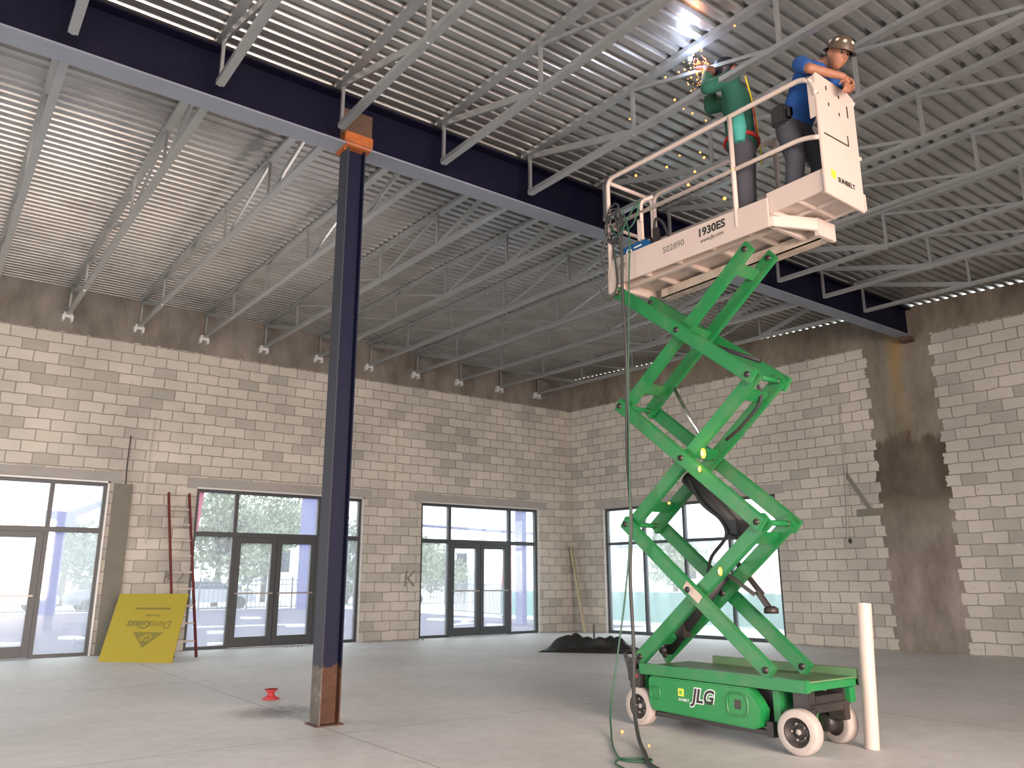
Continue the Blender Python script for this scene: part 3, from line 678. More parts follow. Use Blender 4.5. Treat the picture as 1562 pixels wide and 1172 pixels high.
tag(MB().tube([(-8.13, -11.26, 3.48), (-8.13, -11.98, 3.10)], .02, 12).build('black_strut', M['black'], lift), 'thin black gas strut')
MB().tube(smooth_path([(-8.2, -11.95, 2.95), (-8.16, -11.98, 2.75), (-8.2, -11.8, 2.55), (-8.18, -11.6, 2.45)], 6), .014, 8).build('hose', M['black'], lift)
sp_ = MB().bar((-8.06, -11.50, 1.42), (-8.02, -11.74, 1.12), .035, .035).bar((-8.22, -11.44, 1.36), (-8.1, -11.72, 1.12), .03, .03).bar((-8.06, -11.72, 1.15), (-8.04, -11.82, 1.0), .045, .04).lathe([(0, -.02), (.06, -.02), (.06, .02), (.03, .04), (0, .04)], (-8.04, -11.83, .99), 'z', 16)
tag(sp_.build('safety_prop', M['darkmetal'], lift), 'dark forked safety prop with a round foot')
for i, (x, y, z, r_) in enumerate(((-8.5, -11.6, 2.30, .034), (-8.5, -11.55, 2.17, .02), (-8.5, -11.70, 1.31, .026))):
    a = MB().ball((x, y, z), r_, 12, (.6, .7, 1.35)).build('amber_light', M['amber'], lift)
    MB().ball((x - r_ * .5, y, z), r_ * .4, 8, (.5, .6, 1.8)).build('lens_core', M['sparkw'], a)
pl = bpy.data.lights.new('amber_lamp', 'POINT'); pl.energy = 4; pl.color = (1, .4, .1); pl.shadow_soft_size = .04
po = bpy.data.objects.new('amber_lamp', pl); COL.objects.link(po); po.location = (-8.62, -11.62, 2.3)

# work platform
PF = 4.235
pfm = empty('platform', (0, 0, 0)); pfm.parent = lift; pfm.location = Vector((-8.18, -11.5, PF)) - lift.location
def PP(mb, name, mat, bevel=.004, parent=None): return mb.build(name, mat, parent or pfm, bevel=bevel)
PP(MB().box(-8.505, -7.85, -12.46, -10.56, PF - .03, PF).box(-8.50, -7.86, -10.60, -10.56, 4.12, 4.38).box(-8.50, -7.86, -12.46, -12.42, 4.10, PF), 'deck', M['cream'])
sb = PP(MB().prism([(-8.53, -10.55, 4.135), (-8.53, -12.46, 4.085), (-8.53, -12.46, 4.345), (-8.53, -11.2, 4.40), (-8.53, -10.55, 4.42)], (.022, 0, 0)), 'side_beam', M['cream'])
PP(MB().prism([(-7.85, -10.55, 4.135), (-7.85, -12.46, 4.085), (-7.85, -12.46, 4.345), (-7.85, -10.55, 4.42)], (-.022, 0, 0)), 'side_beam', M['cream'])
tag(PP(MB().box(-8.54, -8.46, -10.62, -10.54, 4.06, 4.33), 'corner_bracket', M['cream']), 'cream corner bracket')
ur = MB()
for y in (-10.95, -11.35, -11.75, -12.15): ur.box(-8.49, -7.88, y - .02, y + .02, PF - .075, PF - .03)
ur.box(-8.35, -8.30, -12.4, -10.6, PF - .10, PF - .03)
PP(ur, 'deck_ribs', M['cream'])
tag(PP(MB().box(-7.99, -7.85, -12.62, -10.75, 4.07, 4.085).box(-7.99, -7.975, -12.62, -10.75, 4.07, 4.17).box(-7.865, -7.85, -12.62, -10.75, 4.07, 4.17), 'slide_channel', M['creamdirty']), 'grimy rust-stained slide channel')
PP(MB().box(-8.10, -7.84, -12.64, -12.60, 4.06, 4.22).prism([(-8.48, -12.47, 4.10), (-8.10, -12.64, 4.10), (-8.10, -12.60, 4.10), (-8.48, -12.43, 4.10)], (0, 0, .11)), 'end_bracket', M['cream'])
# extension deck and end panel
ex = PP(MB().box(-8.50, -7.97, -12.98, -12.46, PF, PF + .02).box(-8.505, -8.485, -12.98, -12.44, PF - .03, 4.395).box(-7.985, -7.965, -12.98, -12.44, PF - .03, 4.395), 'extension_deck', M['cream'])
PP(MB().box(-8.50, -7.97, -12.735, -12.715, PF - .035, PF).box(-8.26, -8.24, -12.97, -12.46, PF - .03, PF).box(-8.50, -7.97, -12.98, -12.94, PF - .05, PF).box(-8.5, -7.97, -12.5, -12.46, PF - .05, PF), 'ribs', M['cream'], parent=ex)
pn = PP(MB().prism([(-8.525, -12.995, 4.17), (-7.975, -12.995, 4.15), (-7.96, -12.995, 5.20), (-8.05, -12.995, 5.235), (-8.50, -12.995, 5.25), (-8.525, -12.995, 5.22)], (0, .02, 0))
        .box(-8.525, -8.515, -12.98, -12.92, 4.85, 5.22).box(-7.975, -7.95, -13.0, -12.95, 4.17, 4.32), 'end_panel', M['cream'])
sl = MB()
for p in ((-8.47, -8.12, 4.700, 4.712), (-8.128, -8.115, 4.71, 4.80), (-8.09, -8.075, 4.98, 5.09), (-8.365, -8.35, 4.99, 5.02), (-8.22, -8.205, 4.95, 4.98), (-8.38, -8.365, 5.13, 5.17), (-8.2, -8.185, 5.12, 5.15)):
    sl.box(p[0], p[1], -12.998, -12.994, p[2], p[3])
PP(sl, 'slots', M['ink'], 0, pn)
PP(MB().box(-8.43, -8.37, -12.999, -12.996, 4.33, 4.40), 'yellow_sticker', M['stickyel'], 0, pn)
text('rental_lettering', 'SUNBELT', .06, (-8.22, -12.998, 4.335), (1, 0, 0), (0, 0, 1), M['ink'], pn, offset=.001)
text('model_lettering', '1930ES', .105, (-8.5315, -11.87, 4.285), (0, -1, 0), (0, 0, 1), M['ink'], sb, offset=.003)
text('web_lettering', 'www.jlg.com', .05, (-8.5315, -11.87, 4.205), (0, -1, 0), (0, 0, 1), M['grayink'], sb, offset=.001)
text('fleet_number', '502890', .09, (-8.5315, -11.42, 4.27), (0, -1, 0), (0, 0, 1), M['grayink'], sb, space=1.0)
text('capacity_mark', '500', .07, (-8.5315, -10.74, 4.30), (0, -1, 0), (0, 0, 1), M['grayink'], sb)
# guard rails
rt, rm = 5.335, 4.80
def zr(y, z0, s=.04): return z0 + s * (y + 10.56)
tr = MB()
tr.tube(round_path([(-8.515, -10.56, 4.1), (-8.515, -10.56, rt), (-8.515, -12.90, zr(-12.9, rt)), (-8.515, -12.985, zr(-12.98, rt) - .10), (-8.515, -12.985, 5.05)], .10), .022, 12)
PP(tr, 'top_rail', M['cream'], 0)
PP(MB().tube(round_path([(-8.50, -10.56, rt - .03), (-7.86, -10.56, rt - .03), (-7.86, -10.56, 4.3)], .08), .02, 12), 'end_rail', M['cream'], 0)
PP(MB().tube(round_path([(-7.86, -10.60, 4.9), (-7.86, -10.60, rt), (-7.86, -12.95, zr(-12.95, rt)), (-7.975, -12.985, 5.15)], .10), .02, 12), 'top_rail', M['cream'], 0)
PP(MB().tube(round_path([(-8.515, -10.56, rm), (-8.515, -12.84, zr(-12.84, rm, .045) + .02), (-8.515, -12.98, zr(-12.98, rm, .045) - .03)], .10), .02, 12), 'mid_rail', M['cream'], 0)
PP(MB().tube([(-7.86, -10.56, rm), (-7.86, -12.95, zr(-12.95, rm))], .018, 12), 'mid_rail', M['cream'], 0)
PP(MB().tube([(-8.515, -10.56, rm), (-7.86, -10.56, rm)], .018, 12), 'mid_rail', M['cream'], 0)
for x, y in ((-8.515, -12.14), (-7.86, -12.14), (-8.515, -11.02)):
    if y > -12: PP(MB().tube(round_path([(x, y, rm - .12), (x, y, rm + .10), (x + .05, y - .12, rm + .12)], .05), .018, 10), 'gate_post', M['cream'], 0)
    else: PP(MB().tube([(x, y, 4.2), (x, y, zr(y, rt))], .022, 12), 'post', M['cream'], 0)
tag(PP(MB().box(-8.52, -8.49, -11.02, -10.96, 4.50, 4.72), 'latch_plate', M['cream'], 0), 'small gate latch plate')

# ------------------------------------------------------------------ things on the platform
wm = empty('welding_machine', (-8.3, -10.85, PF)); tag(wm, 'blue welding machine standing on the left end of the work platform', 'welder')
MB().box(-8.46, -8.16, -11.0, -10.66, PF + .01, PF + .30).build('case', M['blueweld'], wm, bevel=.02)
MB().box(-8.465, -8.155, -10.68, -10.64, PF + .02, PF + .29).build('front_panel', M['black'], wm, bevel=.01)
ring = [(-8.463, -10.78 + .035 * math.cos(t * .3927), PF + .215 + .035 * math.sin(t * .3927)) for t in range(16)]
MB().tube(ring, .006, 6, closed=True).build('round_logo', M['white'], wm)
MB().box(-8.463, -8.459, -10.95, -10.85, PF + .235, PF + .25).build('stripe', M['white'], wm)
MB().tube(round_path([(-8.31, -10.72, PF + .29), (-8.31, -10.72, PF + .37), (-8.31, -10.95, PF + .37), (-8.31, -10.95, PF + .29)], .04), .012, 8).build('handle', M['black'], wm)
o = MB()
for k in range(5):
    pts = []
    for i in range(20):
        t = 2 * math.pi * i / 20; r_ = .12 + random.uniform(-.02, .02)
        pts.append((-8.57 + .012 * k - .02 * math.sin(t), -10.66 + r_ * math.cos(t) * .9, 4.72 + .02 * k + r_ * math.sin(t) * (1.0 + .25 * k % 1)))
    o.tube(pts, .009, 8, closed=True)
o.tube(smooth_path([(-8.57, -10.62, 4.7), (-8.6, -10.52, 4.5), (-8.58, -10.56, 4.25), (-8.6, -10.50, 4.1), (-8.57, -10.58, 3.98), (-8.55, -10.68, 4.12), (-8.56, -10.66, 4.5)], 6), .011, 8)
cb = o.build('coiled_cable', M['cable']); tag(cb, 'tangle of dark cable hung on the left end rail of the platform', 'cable')
o = MB().box(-8.42, -8.36, -11.12, -11.06, 4.3, 4.62).box(-8.44, -8.34, -11.15, -11.04, 4.235, 4.32).tube(smooth_path([(-8.4, -11.07, 4.6), (-8.42, -11.12, 4.7), (-8.4, -11.2, 4.62), (-8.38, -11.26, 4.4)], 5), .014, 8)
tag(o.build('grinder', M['black'], None, (-8.4, -11.07, PF), bevel=.008), 'small black power tool beside the blue welding machine', 'tool')

# hanging lead and hose
pts = [(-8.56, -10.70, 4.86), (-8.57, -10.78, 4.45), (-8.58, -10.78, 4.04), (-8.6, -10.82, 3.49), (-8.6, -10.81, 2.97), (-8.6, -10.78, 2.41), (-8.62, -10.82, 1.8), (-8.64, -10.80, 1.27), (-8.70, -10.87, .66), (-8.85, -11.0, .25), (-9.08, -11.27, .05), (-9.35, -11.6, .018), (-9.63, -11.95, .018), (-9.75, -12.4, .018)]
tag(MB().tube(smooth_path(pts, 7), .016, 10).build('welding_cable', M['cable'], None, (-9.35, -11.6, 0)), 'dark heavy cable dropping from the platform to the floor at the front', 'cable')
pts = [(-8.57, -10.82, 4.85), (-8.575, -10.9, 4.55), (-8.59, -10.88, 4.01), (-8.6, -10.83, 2.97), (-8.64, -10.82, 1.74), (-8.70, -10.80, 1.16), (-8.78, -10.75, .61), (-8.9, -10.77, .19), (-9.05, -10.93, .03), (-9.25, -11.15, .012), (-9.52, -11.48, .012), (-9.62, -11.66, .012), (-9.52, -11.80, .012), (-9.45, -11.74, .012), (-9.58, -11.62, .012), (-9.74, -11.70, .012), (-9.85, -11.95, .012), (-10.1, -12.3, .012)]
tag(MB().tube(smooth_path(pts, 7), .008, 8).build('air_hose', M['hose'], None, (-9.25, -11.15, 0)), 'thin green hose hanging from the platform and looping on the floor', 'hose')
pts = [(-8.55, -10.62, 4.78), (-8.57, -10.75, 4.62), (-8.58, -10.95, 4.80), (-8.57, -11.05, 4.86), (-8.56, -10.95, 4.68), (-8.56, -10.82, 4.66), (-8.56, -10.72, 4.8)]
tag(MB().tube(smooth_path(pts, 7), .009, 8).build('hose_loop', M['hose']), 'green hose looped over the left mid rail of the platform', 'hose')

# ------------------------------------------------------------------ people
def fuse(mb, name, mat, parent, voxel=.012, smooth=4):
    me = bpy.data.meshes.new('tmp'); me.from_pydata([tuple(v) for v in mb.v], [], mb.f)
    ob = bpy.data.objects.new('tmp', me); COL.objects.link(ob)
    bm = bmesh.new(); bm.from_mesh(me); bmesh.ops.recalc_face_normals(bm, faces=bm.faces); bm.to_mesh(me); bm.free()
    r_ = ob.modifiers.new('r', 'REMESH'); r_.mode = 'VOXEL'; r_.voxel_size = voxel; r_.use_smooth_shade = True
    s_ = ob.modifiers.new('s', 'SMOOTH'); s_.iterations = smooth; s_.factor = .5
    dg = bpy.context.evaluated_depsgraph_get(); me2 = bpy.data.meshes.new_from_object(ob.evaluated_get(dg))
    bpy.data.objects.remove(ob); bpy.data.meshes.remove(me)
    me2.name = name; o_ = WL(parent)
    me2.transform(Matrix.Translation(-o_)); me2.materials.clear(); me2.materials.append(mat)
    for p in me2.polygons: p.use_smooth = True; p.material_index = 0
    ob = bpy.data.objects.new(name, me2); COL.objects.link(ob); ob.parent = parent
    return ob
def limb(mb, pts, rs, n=14):
    pts = [Vector(p) for p in pts]; P = []; R = []
    for i in range(len(pts) - 1):
        for k in range(4):
            t = k / 4; P.append(pts[i].lerp(pts[i + 1], t)); R.append(rs[i] * (1 - t) + rs[i + 1] * t)
    P.append(pts[-1]); R.append(rs[-1]); mb.tube(P, R, n)
    for p, r_ in zip(pts, rs): mb.ball(p, r_ * 1.0)
def loft(mb, secs, n=20):
    """secs: (centre, lateral vector, depth vector) ellipses"""
    vs = []; m_ = len(secs)
    for c, a, b in secs:
        c, a, b = Vector(c), Vector(a), Vector(b)
        for k in range(n):
            t = 2 * math.pi * k / n; vs.append(c + a * math.cos(t) + b * math.sin(t))
    fs = [(i * n + k, i * n + (k + 1) % n, (i + 1) * n + (k + 1) % n, (i + 1) * n + k) for i in range(m_ - 1) for k in range(n)]
    fs += [tuple(range(n - 1, -1, -1)), tuple((m_ - 1) * n + k for k in range(n))]
    mb.add(vs, fs, True)
def head(mb, c, fwd, up, s=1.0):
    f = Vector(fwd).normalized(); u = Vector(up); l = u.cross(f).normalized(); u = f.cross(l)
    bm = bmesh.new(); bmesh.ops.create_icosphere(bm, subdivisions=5, radius=1)
    G = lambda a, b, w_, v_: math.exp(-((a / w_) ** 2 + (b / v_) ** 2))
    vs = []
    for v in bm.verts:
        x, y, z = v.co; px, py, pz = x * .098, y * .076, z * .118
        if z < 0: py *= 1 - .30 * (-z) ** 1.3; px = px * (1 - .12 * (-z)) + .012 * (-z)
        if x > 0:
            px -= .010 * x * (1 - abs(z)) * .6
            px += .026 * G(y, z + .12, .13, .15) + .010 * G(y, z - .05, .09, .18)     # nose
            px -= .011 * (G(y - .33, z - .06, .17, .11) + G(y + .33, z - .06, .17, .11))  # sockets
            px += .006 * G(y, z - .24, .5, .08)                                          # brow
            px += .007 * G(y, z + .44, .22, .05) + .006 * G(y, z + .53, .2, .04) - .004 * G(y, z + .485, .22, .02)
            px += .010 * G(y, z + .82, .25, .14)                                         # chin
        vs.append(Vector(c) + (f * px + l * py + u * pz) * s)
    fs = [[v.index for v in q.verts] for q in bm.faces]; bm.free(); mb.add(vs, fs, True)
    for sg in (-1, 1):
        mb.tube([Vector(c) + (f * (-.01 + .018 * math.cos(t)) + l * sg * (.078 + .004 * math.sin(t)) + u * (.0 + .03 * math.sin(t))) * s for t in [i * .5236 for i in range(12)]], .007, 6, closed=True)
        mb.ball(Vector(c) + (f * -.012 + l * sg * .074) * s, .02 * s, 10, (1, 1, 1))
    return f, l, u
def hand(mb, wrist, d, nrm, side, curl=.5, s=1.0):
    """palm from the wrist along d, palm faces nrm; side=+1/-1 gives the thumb side"""
    d = Vector(d).normalized(); nrm = Vector(nrm); nrm = (nrm - d * nrm.dot(d)).normalized(); t = d.cross(nrm).normalized() * side
    w_ = Vector(wrist); P = lambda a, b, c: w_ + (d * a + t * b + nrm * c) * s
    loft(mb, [(P(-.01, 0, 0), t * .026 * s, nrm * .018 * s), (P(.03, 0, 0), t * .036 * s, nrm * .015 * s), (P(.085, 0, 0), t * .041 * s, nrm * .012 * s)], 12)
    for i, (b, ln) in enumerate(((.030, .072), (.010, .080), (-.011, .075), (-.031, .058))):
        pts = [P(.08, b, 0)]; ang = curl * (.35 + .05 * i); a_ = 0
        for sgm, fr_ in enumerate((.45, .32, .23)):
            a_ += ang * (1 if sgm == 0 else 1.5); q = pts[-1] + (d * math.cos(a_) + nrm * math.sin(a_) + t * b * .9) * ln * fr_ * s; pts.append(q)
        mb.tube(pts, [.0095 * s, .009 * s, .008 * s, .0065 * s], 8); mb.ball(pts[-1], .0066 * s)
    th = [P(.02, .025, .005), P(.045, .052, .014), P(.075, .066, .02), P(.095, .070, .028)]
    mb.tube(th, [.013 * s, .011 * s, .0095 * s, .007 * s], 8); mb.ball(th[-1], .0075 * s)

# -- man leaning on the end panel
EF = PF + .02
A = empty('person', (-8.25, -12.66, EF)); tag(A, 'person in a blue shirt and brown hard hat leaning folded arms on the end panel', 'person')
body = MB()
V = Vector
hips = V((-8.25, -12.60, 5.04)); chest = V((-8.25, -12.80, 5.36)); neck = V((-8.25, -12.93, 5.475)); hc = V((-8.27, -13.075, 5.455))
hf, hl, hu = head(body, hc, (-.30, -.78, -.52), (-.05, -.5, .86), 1.06)
limb(body, [neck + V((0, .04, -.02)), hc + V((0, .03, -.01))], [.062, .056])
loft(body, [(hips, (.15, 0, 0), (0, .10, .04)), (hips.lerp(chest, .5), (.13, 0, 0), (0, .085, .05)), (chest, (.155, 0, 0), (0, .085, .06)), (neck, (.09, 0, 0), (0, .05, .05))])
arms = [[(-8.435, -12.84, 5.43), (-8.50, -12.95, 5.305), (-8.23, -13.08, 5.268)], [(-8.07, -12.84, 5.43), (-7.995, -12.98, 5.30), (-8.22, -13.085, 5.232)]]
for a in arms:
    limb(body, [a[0], a[1]], [.052, .043]); limb(body, [a[1], a[2]], [.043, .028])
hand(body, (-8.23, -13.08, 5.268), (.45, -.45, -.55), (-.2, .5, -.8), 1, 1.0, 1.0)
hand(body, (-8.22, -13.085, 5.232), (-.3, -.35, -.85), (0, .8, -.3), -1, .9, 1.0)
for sx, kn, an in ((-.10, (-8.37, -12.66, 4.66), (-8.36, -12.60, 4.33)), (.10, (-8.13, -12.74, 4.66), (-8.13, -12.68, 4.33))):
    limb(body, [hips + V((sx, 0, -.02)), kn, an], [.08, .055, .04])
fuse(body, 'body', M['skin'], A, .0075, 3)
sh = MB()
loft(sh, [(hips + V((0, .0, .0)), (.172, 0, 0), (0, .125, .04)), (hips.lerp(chest, .5), (.165, 0, 0), (0, .11, .06)), (chest, (.19, 0, 0), (0, .11, .075)), (chest.lerp(neck, .6), (.185, 0, 0), (0, .09, .07)), (neck, (.075, 0, 0), (0, .06, .06))])
for a in arms: limb(sh, [V(a[0]) + V((-.01 if a[0][0] < -8.2 else .01, 0, 0)), V(a[0]).lerp(V(a[1]), .62)], [.075, .064])
shirt = fuse(sh, 'shirt', M['blueshirt'], A, .012, 5)
tr_ = MB()
loft(tr_, [(hips + V((0, 0, -.12)), (.16, 0, 0), (0, .12, 0)), (hips, (.175, 0, 0), (0, .125, .02)), (hips + V((0, -.03, .09)), (.165, 0, 0), (0, .115, .03))])
for sx, kn, an in ((-.09, (-8.37, -12.66, 4.66), (-8.36, -12.60, 4.31)), (.09, (-8.13, -12.74, 4.66), (-8.13, -12.68, 4.31))):
    limb(tr_, [hips + V((sx, 0, -.06)), kn, an], [.108, .082, .072])
fuse(tr_, 'trousers', M['trouser'], A, .014, 5)
for x, y in ((-8.36, -12.62), (-8.13, -12.70)):
    bt = MB(); loft(bt, [((x, y + .02, EF + .11), (.055, 0, 0), (0, .06, 0)), ((x, y, EF + .05), (.055, 0, 0), (0, .09, 0)), ((x, y - .03, EF), (.055, 0, 0), (0, .13, 0))]); fuse(bt, 'boot', M['boot'], A, .012, 3)
tag(MB().box(-8.47, -8.36, -12.66, -12.52, 4.98, 5.17).box(-8.46, -8.42, -12.72, -12.66, 5.0, 5.12).build('tool_pouch', M['black'], A, bevel=.02), 'black tool pouch on the belt')
# hard hat, hair, eyes
hb = MB(); vs = []; fs = []
nn, rr = 28, 9
for i in range(rr):
    ph = i / (rr - 1) * math.pi / 2
    for k in range(nn):
        t = 2 * math.pi * k / nn
        vs.append(hc + hu * (.035 + .125 * math.cos(ph)) + (hf * math.cos(t) * .128 + hl * math.sin(t) * .105) * math.sin(ph))
hb.add(vs, [(i * nn + k, i * nn + (k + 1) % nn, (i + 1) * nn + (k + 1) % nn, (i + 1) * nn + k) for i in range(rr - 1) for k in range(nn)], True)
br_ = []
for j, (e1, dz) in enumerate(((1.0, .035), (1.0, .028), (1.16, .022), (1.16, .028))):
    for k in range(nn):
        t = 2 * math.pi * k / nn; ff = 1 + (e1 - 1) * (1 + 1.2 * max(0, math.cos(t)))
        br_.append(hc + hu * dz + (hf * math.cos(t) * .128 + hl * math.sin(t) * .105) * ff)
hb.add(br_, [(j * nn + k, j * nn + (k + 1) % nn, ((j + 1) % 4) * nn + (k + 1) % nn, ((j + 1) % 4) * nn + k) for j in range(4) for k in range(nn)], True)
hat = hb.build('hard_hat', M['helmet'], A)
for t, ph in ((.3, 1.0), (-.5, 1.05), (-1.2, 1.0), (-2.0, 1.1)):
    p = hc + hu * (.035 + .114 * math.cos(ph)) + (hf * math.cos(t) * .116 + hl * math.sin(t) * .094) * math.sin(ph)
    MB().ball(p, .02, 8, (1, 1, 1)).build('hat_sticker', M['sticker'], hat)
hr = MB(); 
for k in range(14):
    t = math.pi * (.60 + .80 * k / 13); hr.ball(hc + hu * -.005 + hf * math.cos(t) * .088 + hl * math.sin(t) * .068, .026)
fuse(hr, 'hair', M['hair'], A, .008, 3)
for sg in (-1, 1):
    MB().ball(hc + (hf * .080 + hl * sg * .027 + hu * .008) * 1.06, .009, 8).build('eye', M['hair'], A)
    MB().tube([hc + (hf * .089 + hl * sg * (.012 + .011 * i) + hu * (.026 + .003 * math.sin(i))) * 1.06 - hf * .002 * i * i for i in range(4)], .004, 6).build('eyebrow', M['hair'], A)

# -- welder
B = empty('person', (-8.22, -12.05, PF)); tag(B, 'person in a green welding jacket and red and yellow harness welding a joist overhead', 'person')
F = V((-.5, .866, 0)); Lt = V((.866, .5, 0))
hips = V((-8.25, -12.06, 5.12)); chest = hips + V((0, .0, .48)) + F * .02; neck = chest + V((0, 0, .17)) + F * .03; hc = neck + V((0, 0, .15)) + F * .05
shl = chest + V((0, 0, .11)) - Lt * .19; shr = chest + V((0, 0, .11)) + Lt * .19
body = MB(); f2, l2, u2 = head(body, hc, F + V((0, 0, .35)), (0, 0, 1), 1.0)
limb(body, [neck - V((0, 0, .04)), hc - V((0, 0, .03))], [.06, .055])
loft(body, [(hips, Lt * .15, F * .1), (hips.lerp(chest, .5), Lt * .125, F * .085), (chest, Lt * .155, F * .095), (neck, Lt * .08, F * .05)])
W_ = V((-8.46, -11.80, 6.02))
elb_r = shr + V((-.05, .14, .0)) + F * .12; elb_l = shl + V((-.02, .02, -.05)) + F * .2
wr_r = V((-8.38, -11.86, 5.98)); wr_l = V((-8.50, -11.93, 5.88))
for s0, e0, w0 in ((shr, elb_r, wr_r), (shl, elb_l, wr_l)):
    limb(body, [s0, e0], [.05, .042]); limb(body, [e0, w0], [.042, .03]); hand(body, w0, (W_ - w0), (0, 0, -1) if s0 is shl else (-1, 0, 0), 1, .9)
for s, kn, an in ((-1, hips - Lt * .12 + V((0, 0, -.44)), hips - Lt * .13 + V((0, 0, -.80))), (1, hips + Lt * .12 + V((0, 0, -.44)), hips + Lt * .14 + V((0, 0, -.80)))):
    limb(body, [hips + Lt * s * .09, kn, an], [.08, .055, .04])
fuse(body, 'body', M['skin'], B, .0085, 3)
jk = MB(); loft(jk, [(hips - V((0, 0, .04)), Lt * .19, F * .14), (hips.lerp(chest, .45), Lt * .185, F * .13), (chest, Lt * .205, F * .135), (chest.lerp(neck, .6), Lt * .19, F * .10), (neck, Lt * .075, F * .065)])
for s0, e0, w0 in ((shr, elb_r, wr_r), (shl, elb_l, wr_l)): limb(jk, [s0, e0], [.078, .064]); limb(jk, [e0, e0.lerp(w0, .75)], [.064, .052])
fuse(jk, 'welding_jacket', M['greenjacket'], B, .013, 5)
tl = MB(); loft(tl, [(hips - Lt * .20 + V((0, 0, .20)), Lt * .05, F * .06), (hips - Lt * .215 + V((0, 0, .05)), Lt * .06, F * .075), (hips - Lt * .20 + V((0, 0, -.08)), Lt * .045, F * .05)])
tag(fuse(tl, 'hanging_cloth', M['teal'], B, .012, 4), 'pale teal cloth hanging at the hip')
tr_ = MB(); loft(tr_, [(hips + V((0, 0, -.14)), Lt * .17, F * .12), (hips, Lt * .175, F * .125)])
for s in (-1, 1):
    limb(tr_, [hips + Lt * s * .09 - V((0, 0, .06)), hips + Lt * s * .12 - V((0, 0, .44)), hips + Lt * s * .135 - V((0, 0, .82))], [.11, .085, .075])
fuse(tr_, 'trousers', M['trouser'], B, .014, 5)
for s in (-1, 1):
    c_ = hips + Lt * s * .135; bt = MB(); loft(bt, [((c_.x, c_.y, PF + .12), Lt * .055, F * .06), (V((c_.x, c_.y, PF + .05)) + F * .03, Lt * .055, F * .1), (V((c_.x, c_.y, PF)) + F * .04, Lt * .055, F * .13)]); fuse(bt, 'boot', M['boot'], B, .012, 3)
hg = MB()
def strap(pts, mb): 
    P_ = smooth_path(pts, 4)
    for a, b in zip(P_[:-1], P_[1:]): mb.bar(a, b, .045, .012, -F + V((0, 0, 0)))
bk = -F * .148
strap([shl + bk * .75 + V((0, 0, .02)) + Lt * .05, chest + bk - V((0, 0, .10)), hips + bk + Lt * .10 + V((0, 0, .02)), hips + bk + Lt * .12 - V((0, 0, .16))], hg)
tag(hg.build('yellow_strap', M['harnessy'], B), 'yellow harness webbing')
hg = MB(); strap([shr + bk * .75 + V((0, 0, .02)) - Lt * .05, chest + bk * .99 - V((0, 0, .10)) - Lt * .02, hips + bk - Lt * .10 + V((0, 0, .04))], hg)
hg.tube([hips + V((0, 0, .02)) + Lt * .195 * math.cos(t) + F * .148 * math.sin(t) for t in [i * .3142 for i in range(20)]], .02, 6, closed=True)
tag(hg.build('red_strap', M['harnessr'], B), 'red harness webbing')
hd = MB(); loft(hd, [(hc - V((0, 0, .13)) + F * .06, Lt * .085, F * .06), (hc + F * .03, Lt * .115, F * .12), (hc + V((0, 0, .09)) + F * .01, Lt * .10, F * .12), (hc + V((0, 0, .135)), Lt * .04, F * .05)])
hood = fuse(hd, 'welding_hood', M['hood'], B, .01, 4)
gl = MB()
for w0 in (wr_r, wr_l):
    limb(gl, [w0 - (W_ - w0).normalized() * .06, w0 + (W_ - w0).normalized() * .03], [.05, .042]); hand(gl, w0 + V((0, 0, 0)), (W_ - w0), (0, 0, -1) if w0 is wr_l else (-1, 0, 0), 1, .9, 1.25)
fuse(gl, 'gloves', M['glove'], B, .008, 2)
# electrode holder, arc and sparks
t_ = MB().tube([wr_r + (W_ - wr_r) * .2, W_ + V((-.01, .03, .03))], .012, 10).tube([W_ + V((-.01, .03, .03)), V((-8.47, -11.77, 6.09))], .004, 8)
tag(t_.build('electrode_holder', M['black']), 'black welding electrode holder gripped by the person in the green jacket', 'tool')
arc = V((-8.53, -11.76, 6.085))
tag(MB().ball(arc, .022, 10).build('welding_arc', M['arc']), 'blinding white welding arc at the joist above the work platform', 'welding arc')
al = bpy.data.lights.new('arc_light', 'POINT'); al.energy = 9; al.color = (.62, .74, 1.0); al.shadow_soft_size = .03
ao = bpy.data.objects.new('arc_light', al); COL.objects.link(ao); ao.location = arc + V((-.06, -.05, -.04))
al = bpy.data.lights.new('spark_light', 'POINT'); al.energy = 3; al.color = (1, .35, .1); al.shadow_soft_size = .05
ao = bpy.data.objects.new('spark_light', al); COL.objects.link(ao); ao.location = (-8.55, -11.9, 5.85)
sk = MB(); rs = random.Random(3)
for i in range(60):
    t = rs.random(); p = arc + V((rs.gauss(-.02, .06), rs.gauss(-.08, .07) , -t * .42 + .05)); sk.ball(p, rs.choice((.004, .005, .007, .009)), 8)
for (x, y, z, r_) in ((-8.6, -11.05, 5.144, .013), (-8.6, -11.70, 4.764, .014), (-8.6, -11.786, 4.859, .012), (-8.6, -12.09, 4.466, .015), (-8.6, -11.455, 5.055, .012), (-8.6, -11.86, 5.02, .01), (-8.6, -11.9, 4.95, .012), (-8.6, -11.62, 5.1, .009), (-8.6, -11.95, 5.3, .009), (-8.6, -11.8, 5.45, .01), (-8.6, -11.7, 5.55, .008), (-8.6, -11.0, 5.8, .01), (-8.6, -12.2, 4.7, .009), (-8.62, -11.29, 1.892, .012), (-8.9, -10.9, .02, .012), (-9.1, -11.4, .01, .008), (-8.6, -11.6, 5.7, .012), (-8.6, -11.5, 6.0, .009), (-8.55, -12.3, 6.1, .01)):
    sk.ball((x, y, z), r_, 8)
tag(sk.build('welding_sparks', M['spark'], None, tuple(arc)), 'orange welding sparks raining down round the platform', 'sparks', kind='stuff')

